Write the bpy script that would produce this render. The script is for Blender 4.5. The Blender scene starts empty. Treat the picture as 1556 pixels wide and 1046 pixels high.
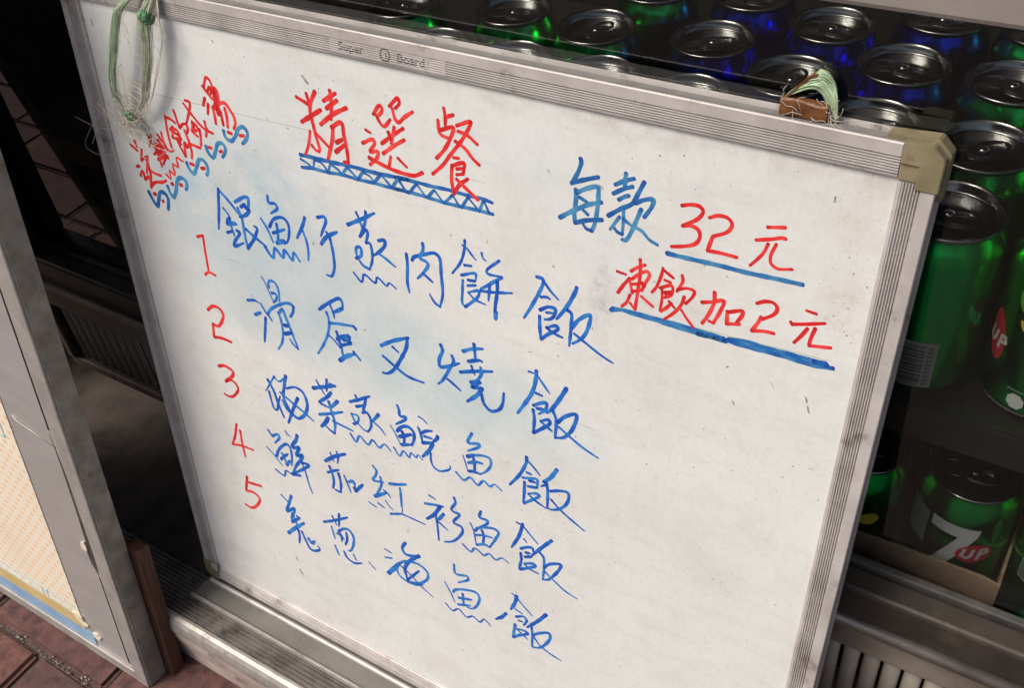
import bpy, bmesh, math, random
from mathutils import Vector, Matrix
random.seed(7)
S = bpy.context.scene
COL = S.collection
# ------------------------------------------------------------------ camera
cam_d = bpy.data.cameras.new("camera")
cam = bpy.data.objects.new("camera", cam_d)
COL.objects.link(cam)
cam_d.sensor_width = 36.0
cam_d.lens = 36.0 * 1551.8 / 1556.0
cam_d.clip_start = 0.01
cam_d.clip_end = 500
# measured from the board's edges: right, up and back axes of the camera
RX = Vector((0.84544, 0.52563, -0.09459))
UP = Vector((-0.29485, 0.60705, 0.73794))
BK = RX.cross(UP)
m = Matrix((RX, UP, BK)).transposed().to_4x4()
m.translation = Vector((0.68495, -0.43868, 0.98609))
cam.matrix_world = m
S.camera = cam
# ------------------------------------------------------------------ sky, sun, exposure
SUN_AZ, SUN_EL = math.radians(222), math.radians(56)      # compass direction the light comes from (x east, y north)
w = bpy.data.worlds.new("World")
S.world = w
w.use_nodes = True
wn = w.node_tree
bg = wn.nodes['Background']
sky = wn.nodes.new('ShaderNodeTexSky')
sky.sky_type = 'NISHITA'
sky.sun_disc = False
sky.sun_elevation = SUN_EL
sky.sun_rotation = SUN_AZ
sky.dust_density = 6.0
sky.air_density = 1.0
sky.ozone_density = 0.6
wn.links.new(sky.outputs[0], bg.inputs[0])
bg.inputs[1].default_value = 0.068
sd = bpy.data.lights.new("sun", 'SUN')
sd.energy = 1.4
sd.angle = math.radians(24)
sd.color = (1.0, 0.965, 0.91)
sun = bpy.data.objects.new("sun", sd)
COL.objects.link(sun)
tosun = Vector((math.sin(SUN_AZ) * math.cos(SUN_EL), math.cos(SUN_AZ) * math.cos(SUN_EL), math.sin(SUN_EL)))
sun.rotation_euler = tosun.to_track_quat('Z', 'Y').to_euler()
S.view_settings.view_transform = 'Standard'
S.view_settings.look = 'None'
S.view_settings.gamma = 1.0
S.view_settings.exposure = 1.02
S.render.engine = 'CYCLES'

# ------------------------------------------------------------------ material helpers
MATS = {}
def nodes(name):
    mt = bpy.data.materials.new(name)
    mt.use_nodes = True
    MATS[name] = mt
    return mt, mt.node_tree, mt.node_tree.nodes['Principled BSDF']
def N(t, kind, **kw):
    n = t.nodes.new(kind)
    for k, v in kw.items():
        if k in n.inputs: n.inputs[k].default_value = v
        else: setattr(n, k, v)
    return n
def ramp(t, fac, stops):
    r = t.nodes.new('ShaderNodeValToRGB')
    el = r.color_ramp.elements
    while len(el) < len(stops): el.new(0.5)
    for e, (p, c) in zip(el, stops):
        e.position = p
        e.color = (*c, 1) if len(c) == 3 else c
    t.links.new(fac, r.inputs[0])
    return r
def mixc(t, fac, a, b, mode='MIX'):
    x = t.nodes.new('ShaderNodeMix')
    x.data_type = 'RGBA'
    x.blend_type = mode
    for sock, val in ((x.inputs[0], fac), (x.inputs[6], a), (x.inputs[7], b)):
        if hasattr(val, 'is_output'): t.links.new(val, sock)
        elif isinstance(val, (int, float)): sock.default_value = val
        else: sock.default_value = (*val, 1)
    return x.outputs[2]
def mathn(t, op, a, b=0.0, clamp=False):
    x = t.nodes.new('ShaderNodeMath')
    x.operation = op
    x.use_clamp = clamp
    for sock, val in ((x.inputs[0], a), (x.inputs[1], b)):
        if hasattr(val, 'is_output'): t.links.new(val, sock)
        else: sock.default_value = val
    return x.outputs[0]
def simple(name, c1, c2, scale=40, rough=0.5, metal=0.0, bump=0.0, detail=6, spread=(0.3, 0.7), stretch=(1, 1, 1), roughvar=0.0, spec=0.5, dirt=None, dirt_scale=12):
    mt, t, b = nodes(name)
    tc = N(t, 'ShaderNodeTexCoord')
    mp = N(t, 'ShaderNodeMapping', Scale=stretch)
    t.links.new(tc.outputs['Object'], mp.inputs[0])
    nz = N(t, 'ShaderNodeTexNoise', Scale=scale, Detail=detail, Roughness=0.6)
    t.links.new(mp.outputs[0], nz.inputs[0])
    r = ramp(t, nz.outputs[0], [(spread[0], c1), (spread[1], c2)])
    col = r.outputs[0]
    if dirt:
        n2 = N(t, 'ShaderNodeTexNoise', Scale=dirt_scale, Detail=9, Roughness=0.75)
        t.links.new(tc.outputs['Object'], n2.inputs[0])
        r2 = ramp(t, n2.outputs[0], [(0.56, (0, 0, 0)), (0.70, (1, 1, 1))])
        col = mixc(t, r2.outputs[0], col, dirt)
    t.links.new(col, b.inputs['Base Color'])
    b.inputs['Roughness'].default_value = rough
    b.inputs['Metallic'].default_value = metal
    b.inputs['Specular IOR Level'].default_value = spec
    if roughvar:
        rr = mathn(t, 'MULTIPLY_ADD', nz.outputs[0], roughvar)
        rr.node.inputs[2].default_value = rough - roughvar / 2
        t.links.new(rr, b.inputs['Roughness'])
    if bump:
        bp = N(t, 'ShaderNodeBump', Strength=bump, Distance=0.002)
        t.links.new(nz.outputs[0], bp.inputs['Height'])
        t.links.new(bp.outputs[0], b.inputs['Normal'])
    return mt

simple('aluminium', (0.37, 0.335, 0.315), (0.56, 0.52, 0.495), 28, 0.52, 0.15, 0.03, roughvar=0.2, dirt=(0.19, 0.15, 0.115), dirt_scale=36, detail=9)
simple('old_aluminium', (0.36, 0.34, 0.31), (0.52, 0.50, 0.47), 50, 0.5, 0.35, 0.06, dirt=(0.12, 0.10, 0.08), dirt_scale=30)
simple('corner_plastic', (0.15, 0.125, 0.065), (0.27, 0.23, 0.14), 60, 0.5, 0, 0.08, dirt=(0.16, 0.11, 0.06), dirt_scale=60)
def ink_mat(name, dark, mid, light):
    mt, t, b = nodes(name)
    at = N(t, 'ShaderNodeAttribute', attribute_name='load')       # how much ink the pen left at this point of the stroke
    tc = N(t, 'ShaderNodeTexCoord')
    nz = N(t, 'ShaderNodeTexNoise', Scale=140, Detail=5, Roughness=0.65)
    t.links.new(tc.outputs['Object'], nz.inputs[0])
    f = mathn(t, 'ADD', at.outputs['Fac'], mathn(t, 'MULTIPLY', mathn(t, 'SUBTRACT', nz.outputs[0], 0.5), 1.1))
    r = ramp(t, f, [(0.0, light), (0.45, mid), (1.0, dark)])
    t.links.new(r.outputs[0], b.inputs['Base Color'])
    b.inputs['Roughness'].default_value = 0.4
ink_mat('ink_red', (0.42, 0.012, 0.016), (0.66, 0.020, 0.022), (0.80, 0.075, 0.065))
ink_mat('ink_blue', (0.007, 0.040, 0.32), (0.009, 0.105, 0.46), (0.035, 0.23, 0.58))
ink_mat('ink_blue2', (0.008, 0.045, 0.27), (0.014, 0.115, 0.38), (0.065, 0.26, 0.46))
ink_mat('ink_teal', (0.010, 0.055, 0.28), (0.020, 0.135, 0.36), (0.075, 0.28, 0.46))
simple('ink_green', (0.40, 0.50, 0.38), (0.52, 0.60, 0.48), 90, 0.5)
simple('ink_black', (0.03, 0.03, 0.03), (0.14, 0.13, 0.12), 300, 0.6)
simple('smear', (0.10, 0.10, 0.095), (0.42, 0.41, 0.39), 700, 0.7, spread=(0.4, 0.6))
simple('scratch', (0.20, 0.19, 0.17), (0.42, 0.40, 0.37), 150, 0.7)
simple('brown_tape', (0.07, 0.022, 0.008), (0.20, 0.075, 0.022), 160, 0.45, 0, 0.4, dirt=(0.05, 0.02, 0.01), dirt_scale=120)
simple('fibre_green', (0.27, 0.42, 0.22), (0.56, 0.68, 0.46), 200, 0.3, 0)
simple('fibre_mint', (0.50, 0.60, 0.46), (0.68, 0.74, 0.62), 200, 0.3)
simple('fibre_pale', (0.45, 0.40, 0.32), (0.66, 0.60, 0.52), 200, 0.4, 0)
simple('knot_green', (0.02, 0.10, 0.04), (0.16, 0.34, 0.16), 500, 0.4, 0)
simple('cooler_metal', (0.032, 0.025, 0.020), (0.065, 0.052, 0.043), 30, 0.42, 0.3, 0.03, dirt=(0.10, 0.075, 0.055), dirt_scale=20)
simple('cooler_bead', (0.14, 0.12, 0.10), (0.24, 0.21, 0.185), 40, 0.35, 0.7)
simple('cooler_header', (0.18, 0.145, 0.115), (0.26, 0.215, 0.175), 30, 0.5, 0.2, dirt=(0.05, 0.04, 0.03))
simple('slat_plastic', (0.32, 0.265, 0.21), (0.43, 0.37, 0.305), 50, 0.45, 0.1, 0.04, dirt=(0.05, 0.04, 0.03), dirt_scale=25)
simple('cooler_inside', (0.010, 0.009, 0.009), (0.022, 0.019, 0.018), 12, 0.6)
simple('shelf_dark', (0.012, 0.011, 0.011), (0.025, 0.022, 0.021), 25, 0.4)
simple('price_rail', (0.24, 0.21, 0.19), (0.32, 0.28, 0.25), 25, 0.5)
simple('can_lid', (0.24, 0.24, 0.24), (0.36, 0.36, 0.355), 60, 0.2, 1.0, 0.02)
simple('can_green', (0.002, 0.56, 0.12), (0.012, 0.70, 0.16), 30, 0.21, 1.0)
simple('can_blue', (0.010, 0.03, 0.55), (0.02, 0.05, 0.70), 30, 0.19, 1.0)
simple('print_white', (0.50, 0.50, 0.48), (0.60, 0.60, 0.58), 40, 0.4)
simple('print_silver', (0.30, 0.33, 0.33), (0.40, 0.43, 0.42), 40, 0.35, 0.4)
simple('print_red', (0.42, 0.015, 0.03), (0.52, 0.03, 0.05), 40, 0.4)
simple('print_yellow', (0.55, 0.42, 0.03), (0.65, 0.52, 0.06), 40, 0.4)
simple('print_lime', (0.06, 0.22, 0.03), (0.12, 0.34, 0.05), 80, 0.4)
simple('print_dark', (0.02, 0.025, 0.03), (0.05, 0.05, 0.06), 40, 0.4)
simple('cardboard', (0.22, 0.125, 0.07), (0.36, 0.23, 0.145), 40, 0.85, 0, 0.1, stretch=(1, 6, 1), dirt=(0.12, 0.07, 0.04))
simple('concrete_floor', (0.028, 0.021, 0.018), (0.085, 0.064, 0.053), 25, 0.85, 0, 0.4, detail=10, dirt=(0.02, 0.016, 0.014), dirt_scale=18)
simple('stone', (0.34, 0.27, 0.225), (0.50, 0.41, 0.35), 22, 0.75, 0, 0.25, detail=9, dirt=(0.14, 0.10, 0.08), dirt_scale=16)
simple('brick_a', (0.035, 0.013, 0.011), (0.13, 0.056, 0.047), 70, 0.85, 0, 1.0, detail=12, dirt=(0.05, 0.03, 0.028), dirt_scale=35)
simple('brick_b', (0.045, 0.016, 0.012), (0.15, 0.064, 0.050), 70, 0.85, 0, 1.0, detail=12, dirt=(0.055, 0.035, 0.03), dirt_scale=35)
simple('brick_c', (0.032, 0.014, 0.013), (0.11, 0.053, 0.047), 70, 0.85, 0, 1.0, detail=12, dirt=(0.045, 0.03, 0.028), dirt_scale=35)
simple('mortar', (0.035, 0.025, 0.021), (0.11, 0.08, 0.068), 260, 0.95, 0, 0.8, detail=10)
simple('wood_red', (0.035, 0.013, 0.008), (0.105, 0.038, 0.020), 30, 0.6, 0, 0.2, stretch=(8, 8, 1))
simple('sign_frame', (0.27, 0.245, 0.225), (0.42, 0.39, 0.36), 30, 0.5, 0.3, 0.05, dirt=(0.15, 0.12, 0.09), dirt_scale=22)
simple('sign_side', (0.15, 0.13, 0.105), (0.32, 0.29, 0.245), 35, 0.6, 0.15, 0.1, dirt=(0.10, 0.08, 0.06), dirt_scale=28)
simple('sign_silver', (0.36, 0.335, 0.325), (0.43, 0.40, 0.39), 14, 0.32, 0.25, 0.03, stretch=(1, 1, 5))
simple('band_blue', (0.18, 0.30, 0.45), (0.26, 0.39, 0.54), 30, 0.5)
simple('band_gold', (0.48, 0.34, 0.14), (0.58, 0.43, 0.20), 30, 0.5)
simple('poster_cyan', (0.16, 0.42, 0.45), (0.26, 0.52, 0.54), 30, 0.5)
simple('torn_paper', (0.55, 0.47, 0.35), (0.75, 0.68, 0.56), 200, 0.8)
simple('rubble', (0.20, 0.17, 0.14), (0.46, 0.41, 0.36), 90, 0.9)
simple('edge_grey', (0.17, 0.16, 0.155), (0.25, 0.24, 0.23), 60, 0.5)
simple('seal_and_gap_dark', (0.03, 0.028, 0.026), (0.07, 0.062, 0.056), 60, 0.6)
simple('ribbed_metal', (0.10, 0.088, 0.078), (0.24, 0.215, 0.195), 40, 0.45, 0.6, 0.05, dirt=(0.05, 0.04, 0.034), dirt_scale=30)
simple('plate_nose', (0.28, 0.25, 0.225), (0.44, 0.41, 0.38), 60, 0.5, 0.4, 0.08, dirt=(0.14, 0.11, 0.09), dirt_scale=40)
simple('tray_grey', (0.12, 0.112, 0.095), (0.18, 0.17, 0.148), 18, 0.5, 0.1, 0.03, dirt=(0.11, 0.10, 0.085), dirt_scale=25)

def panel_material():
    mt, t, b = nodes('board_white')
    tc = N(t, 'ShaderNodeTexCoord')
    P = tc.outputs['Object']
    n1 = N(t, 'ShaderNodeTexNoise', Scale=7, Detail=8, Roughness=0.65)
    t.links.new(P, n1.inputs[0])
    col = ramp(t, n1.outputs[0], [(0.3, (0.65, 0.65, 0.625)), (0.7, (0.715, 0.715, 0.69))]).outputs[0]
    def blob(cx, cz, rx, rz, noise_scale, tint, amount, lo=0.42, hi=0.62, soft=0.0):
        nonlocal col
        mp = N(t, 'ShaderNodeMapping', Location=(-cx / rx, 0, -cz / rz), Scale=(1 / rx, 0, 1 / rz))
        t.links.new(P, mp.inputs[0])
        g = N(t, 'ShaderNodeTexGradient', gradient_type='SPHERICAL')
        t.links.new(mp.outputs[0], g.inputs[0])
        nn = N(t, 'ShaderNodeTexNoise', Scale=noise_scale, Detail=8, Roughness=0.7)
        t.links.new(P, nn.inputs[0])
        rr = ramp(t, nn.outputs[0], [(lo, (0, 0, 0)), (hi, (1, 1, 1))])
        sm = mathn(t, 'SMOOTH_MIN', g.outputs[1], 0.55)
        f = mathn(t, 'MULTIPLY', mathn(t, 'MULTIPLY', sm, mathn(t, 'ADD', rr.outputs[0], soft)), amount, clamp=True)
        col = mixc(t, f, col, tint)
    H = 0.6185
    bl = (0.44, 0.54, 0.57)
    # rubbed-out blue writing left as a haze around the menu lines
    blob(0.130, H - 0.135, 0.12, 0.080, 26, (0.40, 0.52, 0.58), 1.35, soft=0.45)
    blob(0.165, H - 0.190, 0.16, 0.085, 16, bl, 1.0, soft=0.45)
    blob(0.235, H - 0.222, 0.20, 0.060, 18, bl, 1.15, soft=0.45)
    blob(0.310, H - 0.238, 0.16, 0.050, 16, (0.46, 0.58, 0.60), 1.0, soft=0.4)
    blob(0.360, H - 0.250, 0.10, 0.05, 18, (0.48, 0.58, 0.60), 0.8, soft=0.3)
    blob(0.140, H - 0.045, 0.16, 0.06, 12, (0.56, 0.62, 0.64), 0.8, soft=0.2)
    blob(0.400, H - 0.060, 0.14, 0.06, 12, (0.58, 0.62, 0.63), 0.7, soft=0.2)
    blob(0.320, H - 0.360, 0.26, 0.12, 9, (0.60, 0.63, 0.62), 0.6)
    # rubbed black marker beside the second price line, brown grime by the right rail
    blob(0.444, H - 0.116, 0.011, 0.030, 190, (0.25, 0.25, 0.28), 1.0, 0.46, 0.66, 0.15)
    blob(0.452, H - 0.150, 0.05, 0.05, 120, (0.45, 0.45, 0.45), 0.5, 0.5, 0.66, 0.1)
    blob(0.592, H - 0.020, 0.035, 0.07, 40, (0.52, 0.46, 0.38), 0.9, 0.45, 0.7, 0.1)
    blob(0.588, H - 0.080, 0.02, 0.03, 60, (0.50, 0.43, 0.35), 1.0, 0.45, 0.65, 0.1)
    blob(0.480, H + 0.0, 0.24, 0.016, 50, (0.40, 0.35, 0.28), 0.8, 0.45, 0.65, 0.1)
    blob(0.02, H - 0.45, 0.05, 0.35, 20, (0.46, 0.38, 0.30), 0.7, 0.45, 0.7, 0.15)  # soft brown shadow painted along the left rail, beside the poster stand
    # scattered specks
    for sc, th, tint in ((150, 0.075, (0.16, 0.15, 0.14)), (420, 0.12, (0.34, 0.34, 0.34)), (60, 0.036, (0.10, 0.10, 0.10))):
        v = N(t, 'ShaderNodeTexVoronoi', Scale=sc, Randomness=1.0)
        mp = N(t, 'ShaderNodeMapping', Scale=(1.0, 1.0, 0.75), Rotation=(0, 0.35, 0))
        t.links.new(P, mp.inputs[0])
        t.links.new(mp.outputs[0], v.inputs[0])
        nn = N(t, 'ShaderNodeTexNoise', Scale=9, Detail=3)
        t.links.new(P, nn.inputs[0])
        rr = ramp(t, nn.outputs[0], [(0.48, (0, 0, 0)), (0.60, (1, 1, 1))])
        lim = mathn(t, 'MULTIPLY', rr.outputs[0], th)
        f = mathn(t, 'LESS_THAN', v.outputs['Distance'], lim)
        col = mixc(t, mathn(t, 'MULTIPLY', f, 0.8), col, tint)
    # grey wipe streaks and cloudy grime left by years of rubbing
    for sc, rot, st_, tint, lo, hi, amt in ((14, 0.5, (1, 1, 4), (0.50, 0.50, 0.49), 0.50, 0.78, 0.55), (30, -0.35, (3.5, 1, 1), (0.52, 0.53, 0.53), 0.52, 0.80, 0.5), (11, 0, (1, 1, 1), (0.53, 0.50, 0.45), 0.50, 0.80, 0.6), (75, 0.2, (1, 1, 1.6), (0.50, 0.49, 0.46), 0.56, 0.80, 0.6)):
        mp = N(t, 'ShaderNodeMapping', Rotation=(0, rot, 0), Scale=st_)
        t.links.new(P, mp.inputs[0])
        nn = N(t, 'ShaderNodeTexNoise', Scale=sc, Detail=9, Roughness=0.7)
        t.links.new(mp.outputs[0], nn.inputs[0])
        rr = ramp(t, nn.outputs[0], [(lo, (0, 0, 0)), (hi, (1, 1, 1))])
        col = mixc(t, mathn(t, 'MULTIPLY', rr.outputs[0], amt), col, tint)
    # fine mottled grain
    n3 = N(t, 'ShaderNodeTexNoise', Scale=260, Detail=4, Roughness=0.7)
    t.links.new(P, n3.inputs[0])
    r3 = ramp(t, n3.outputs[0], [(0.35, (0.955, 0.955, 0.955)), (0.65, (1.02, 1.02, 1.015))])
    col = mixc(t, 1.0, col, r3.outputs[0], 'MULTIPLY')
    t.links.new(col, b.inputs['Base Color'])
    b.inputs['Roughness'].default_value = 0.45
    b.inputs['Specular IOR Level'].default_value = 0.35
    return mt
panel_material()

def poster_material():
    mt, t, b = nodes('poster_print')
    tc = N(t, 'ShaderNodeTexCoord')
    P = tc.outputs['Object']
    # rows of short slanted orange dashes, staggered like a printed pattern
    mp = N(t, 'ShaderNodeMapping', Rotation=(0, math.radians(-8), 0))
    t.links.new(P, mp.inputs[0])
    sx = N(t, 'ShaderNodeSeparateXYZ')
    t.links.new(mp.outputs[0], sx.inputs[0])
    u = mathn(t, 'DIVIDE', sx.outputs[0], 0.0125)
    v = mathn(t, 'DIVIDE', sx.outputs[2], 0.0098)
    row = mathn(t, 'FLOOR', v)
    u2 = mathn(t, 'ADD', u, mathn(t, 'MULTIPLY', row, 0.5))
    fu = mathn(t, 'SUBTRACT', mathn(t, 'FRACT', u2), 0.5)
    fv = mathn(t, 'SUBTRACT', mathn(t, 'FRACT', v), 0.5)
    fv2 = mathn(t, 'ADD', fv, mathn(t, 'MULTIPLY', fu, 0.15))
    nz = N(t, 'ShaderNodeTexNoise', Scale=500, Detail=3)
    t.links.new(P, nz.inputs[0])
    d = mathn(t, 'ADD', mathn(t, 'POWER', mathn(t, 'DIVIDE', fu, 0.27), 2.0), mathn(t, 'POWER', mathn(t, 'DIVIDE', fv2, 0.23), 2.0))
    d = mathn(t, 'ADD', d, mathn(t, 'MULTIPLY', mathn(t, 'SUBTRACT', nz.outputs[0], 0.5), 1.6))
    r = ramp(t, d, [(0.6, (1, 1, 1)), (1.0, (0, 0, 0))])
    n2 = N(t, 'ShaderNodeTexNoise', Scale=12, Detail=4)
    t.links.new(P, n2.inputs[0])
    base = ramp(t, n2.outputs[0], [(0.3, (0.74, 0.65, 0.52)), (0.7, (0.80, 0.73, 0.62))]).outputs[0]
    col = mixc(t, mathn(t, 'MULTIPLY', r.outputs[0], 0.85), base, (0.80, 0.44, 0.17))
    t.links.new(col, b.inputs['Base Color'])
    b.inputs['Roughness'].default_value = 0.4
    return mt
poster_material()

def glass_material(name, tint):
    mt, t, b = nodes(name)
    out = t.nodes['Material Output']
    t.nodes.remove(b)
    tr = N(t, 'ShaderNodeBsdfTransparent')
    tr.inputs[0].default_value = (*tint, 1)
    gl = N(t, 'ShaderNodeBsdfGlossy')
    gl.inputs['Roughness'].default_value = 0.015
    fr = N(t, 'ShaderNodeFresnel', IOR=1.5)
    geo = N(t, 'ShaderNodeNewGeometry')          # only the outer face of the sheet mirrors (no inner total reflection)
    k = mathn(t, 'MULTIPLY', mathn(t, 'MULTIPLY', fr.outputs[0], 1.6), mathn(t, 'SUBTRACT', 1.0, geo.outputs['Backfacing']), clamp=True)
    mx = N(t, 'ShaderNodeMixShader')
    t.links.new(k, mx.inputs[0])
    t.links.new(tr.outputs[0], mx.inputs[1])
    t.links.new(gl.outputs[0], mx.inputs[2])
    t.links.new(mx.outputs[0], out.inputs[0])
glass_material('cooler_glass', (0.84, 0.85, 0.84))
glass_material('dimming_top_glass', (0.74, 0.74, 0.72))  # darker tint put in to dim the light reaching the cans from above

# ------------------------------------------------------------------ mesh helpers
def link(name, me, mat, parent=None, loc=(0, 0, 0), rot=(0, 0, 0), smooth=False):
    o = bpy.data.objects.new(name, me)
    COL.objects.link(o)
    if mat and not me.materials: me.materials.append(MATS[mat])
    o.parent = parent
    o.location = loc
    o.rotation_euler = rot
    if smooth:
        for p in me.polygons: p.use_smooth = True
    return o
def empty(name, loc, rot=(0, 0, 0)):
    o = bpy.data.objects.new(name, None)
    COL.objects.link(o)
    o.location = loc
    o.rotation_euler = rot
    o.empty_display_size = 0.02
    return o
def tag(o, label, cat, group=None):
    o['label'] = label
    o['category'] = cat
    if group: o['group'] = group
    return o
def struct(o):
    o['kind'] = 'structure'
    return o
def mesh(name, vs, fs):
    me = bpy.data.meshes.new(name)
    me.from_pydata([tuple(v) for v in vs], [], fs)
    bm = bmesh.new()
    bm.from_mesh(me)
    bmesh.ops.recalc_face_normals(bm, faces=bm.faces)
    bm.to_mesh(me)
    bm.free()
    return me
def boxm(name, a, b, bevel=0.0, seg=2):
    bm = bmesh.new()
    bmesh.ops.create_cube(bm, size=1)
    c = [(a[i] + b[i]) / 2 for i in range(3)]
    s = [abs(b[i] - a[i]) for i in range(3)]
    for v in bm.verts: v.co = Vector([c[i] + v.co[i] * s[i] for i in range(3)])
    if bevel: bmesh.ops.bevel(bm, geom=bm.edges[:], offset=bevel, segments=seg, affect='EDGES', profile=0.5)
    me = bpy.data.meshes.new(name)
    bm.to_mesh(me)
    bm.free()
    return me
def box(name, a, b, mat, parent=None, bevel=0.0, seg=2):
    return link(name, boxm(name, a, b, bevel, seg), mat, parent)
def extrude(name, prof, axis, lo, hi, flip=None):
    """closed 2D profile swept along an axis ('x' or 'z'); prof points map to the other two axes"""
    n = len(prof)
    def put(p, s):
        return (s, p[0], p[1]) if axis == 'x' else (p[0], p[1], s)
    vs = [put(p, lo) for p in prof] + [put(p, hi) for p in prof]
    fs = [(i, (i + 1) % n, n + (i + 1) % n, n + i) for i in range(n)]
    fs += [tuple(range(n - 1, -1, -1)), tuple(range(n, 2 * n))]
    return mesh(name, vs, fs)
def lathe(name, prof, n=40, smooth=True):
    vs, fs = [], []
    for r, z in prof:
        for k in range(n):
            a = 2 * math.pi * k / n
            vs.append((r * math.cos(a), r * math.sin(a), z))
    for i in range(len(prof) - 1):
        for k in range(n):
            k2 = (k + 1) % n
            fs.append((i * n + k, i * n + k2, (i + 1) * n + k2, (i + 1) * n + k))
    me = mesh(name, vs, fs)
    bm = bmesh.new(); bm.from_mesh(me)
    bmesh.ops.remove_doubles(bm, verts=bm.verts, dist=1e-7)
    bm.to_mesh(me); bm.free()
    if smooth:
        for p in me.polygons: p.use_smooth = True
    return me
def catmull(pts, step):
    P = [Vector(p) for p in pts]
    if len(P) < 3:
        n = max(2, int((P[1] - P[0]).length / step) + 1)
        return [P[0].lerp(P[1], i / n) for i in range(n + 1)]
    ext = [P[0] * 2 - P[1]] + P + [P[-1] * 2 - P[-2]]
    out = []
    for i in range(1, len(ext) - 2):
        p0, p1, p2, p3 = ext[i - 1:i + 3]
        t0 = 0.0
        t1 = t0 + max(1e-6, (p1 - p0).length) ** 0.5
        t2 = t1 + max(1e-6, (p2 - p1).length) ** 0.5
        t3 = t2 + max(1e-6, (p3 - p2).length) ** 0.5
        n = max(2, int((p2 - p1).length / step) + 1)
        for k in range(n):
            t = t1 + (t2 - t1) * k / n
            a1 = p0 * ((t1 - t) / (t1 - t0)) + p1 * ((t - t0) / (t1 - t0))
            a2 = p1 * ((t2 - t) / (t2 - t1)) + p2 * ((t - t1) / (t2 - t1))
            a3 = p2 * ((t3 - t) / (t3 - t2)) + p3 * ((t - t2) / (t3 - t2))
            b1 = a1 * ((t2 - t) / (t2 - t0)) + a2 * ((t - t0) / (t2 - t0))
            b2 = a2 * ((t3 - t) / (t3 - t1)) + a3 * ((t - t1) / (t3 - t1))
            out.append(b1 * ((t2 - t) / (t2 - t1)) + b2 * ((t - t1) / (t2 - t1)))
    out.append(P[-1])
    return out
def tube_data(pts, r, n, vs, fs, taper=0.0):
    """append a tube along pts (list of Vector) to vs/fs"""
    base = len(vs)
    m_ = len(pts)
    prev = None
    for i, p in enumerate(pts):
        d = (pts[min(i + 1, m_ - 1)] - pts[max(i - 1, 0)])
        if d.length < 1e-9: d = Vector((0, 0, 1))
        d.normalize()
        a = d.orthogonal() if prev is None else (prev - d * prev.dot(d))
        if a.length < 1e-6: a = d.orthogonal()
        a.normalize()
        prev = a
        b_ = d.cross(a)
        rr = r * (1 - taper * abs(2 * i / (m_ - 1) - 1)) if m_ > 1 else r
        for k in range(n):
            an = 2 * math.pi * k / n
            vs.append(p + a * (rr * math.cos(an)) + b_ * (rr * math.sin(an)))
    for i in range(m_ - 1):
        for k in range(n):
            k2 = (k + 1) % n
            fs.append((base + i * n + k, base + i * n + k2, base + (i + 1) * n + k2, base + (i + 1) * n + k))
    fs.append(tuple(base + k for k in range(n - 1, -1, -1)))
    fs.append(tuple(base + (m_ - 1) * n + k for k in range(n)))
def tubes(name, lines, r, n, mat, parent=None, taper=0.0):
    vs, fs = [], []
    for l in lines: tube_data([Vector(p) for p in l], r, n, vs, fs, taper)
    return link(name, mesh(name, vs, fs), mat, parent, smooth=True)
# ================================================================== SETTING
# paved ground with a bed of mortar; bricks are laid on it one by one
ground = struct(link('ground', mesh('ground', [(-60, -60, -0.007), (60, -60, -0.007), (60, 60, -0.007), (-60, 60, -0.007)], [(0, 1, 2, 3)]), 'mortar'))
bricks = []
for v_ in range(6):
    bm = bmesh.new()
    bmesh.ops.create_cube(bm, size=1)
    for v in bm.verts: v.co = Vector((v.co.x * 0.1955, v.co.y * 0.0955, v.co.z * 0.05))
    bmesh.ops.bevel(bm, geom=bm.edges[:], offset=0.0045, segments=2, affect='EDGES')
    for v in bm.verts: v.co += Vector((random.uniform(-1, 1), random.uniform(-1, 1), random.uniform(-.6, .6))) * 0.0011
    me = bpy.data.meshes.new('brick')
    bm.to_mesh(me); bm.free()
    me.materials.append(MATS[('brick_a', 'brick_b', 'brick_c')[v_ % 3]])
    bricks.append(me)
for r in range(9):
    y = -0.190 - 0.100 * r
    off = -0.183 + (0.1 if r % 2 == 0 else 0.0)
    for c in range(-9, 2):
        b = link('brick', random.choice(bricks), None, ground, (off + 0.1 + 0.2 * c, y, -0.0255 + random.uniform(-0.0012, 0.0012)), (random.uniform(-.008, .008), random.uniform(-.006, .006), random.uniform(-.01, .01)))
# grit in the joints
vs, fs = [], []
for i in range(900):
    r = random.randrange(0, 4)
    y = -0.240 - 0.1 * r + random.gauss(0, 0.0028)
    x = random.uniform(-0.9, 0.15)
    s = random.uniform(0.0006, 0.0018)
    if random.random() < 0.06: s *= 1.9
    c = Vector((x, y, -0.006 + s * 0.6 + random.uniform(0, 0.002)))
    b0 = len(vs)
    for d in ((1, 0, 0), (-1, 0, 0), (0, 1, 0), (0, -1, 0), (0, 0, 1), (0, 0, -1)):
        vs.append(c + Vector(d) * s * random.uniform(0.6, 1.3))
    for t_ in ((0, 2, 4), (2, 1, 4), (1, 3, 4), (3, 0, 4), (2, 0, 5), (1, 2, 5), (3, 1, 5), (0, 3, 5)): fs.append(tuple(b0 + q for q in t_))
grit = link('grit', mesh('grit', vs, fs), 'rubble', ground)
grit['kind'] = 'stuff'

# shop step: dark concrete floor behind a pale stone nosing
step = struct(box('shop_step', (-3.0, -0.100, -0.03), (3.0, 1.2, 0.0745), 'concrete_floor'))
# nosing with a worn rounded edge
prof = [(-0.1003, -0.03), (-0.1003, 0.0735), (-0.152, 0.0735), (-0.157, 0.072), (-0.1615, 0.067), (-0.1635, 0.060), (-0.1630, 0.045), (-0.1600, 0.02), (-0.1600, -0.03)]
nose = struct(link('stone_kerb', extrude('stone_kerb', prof, 'x', -3.0, 3.0), 'stone'))

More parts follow.
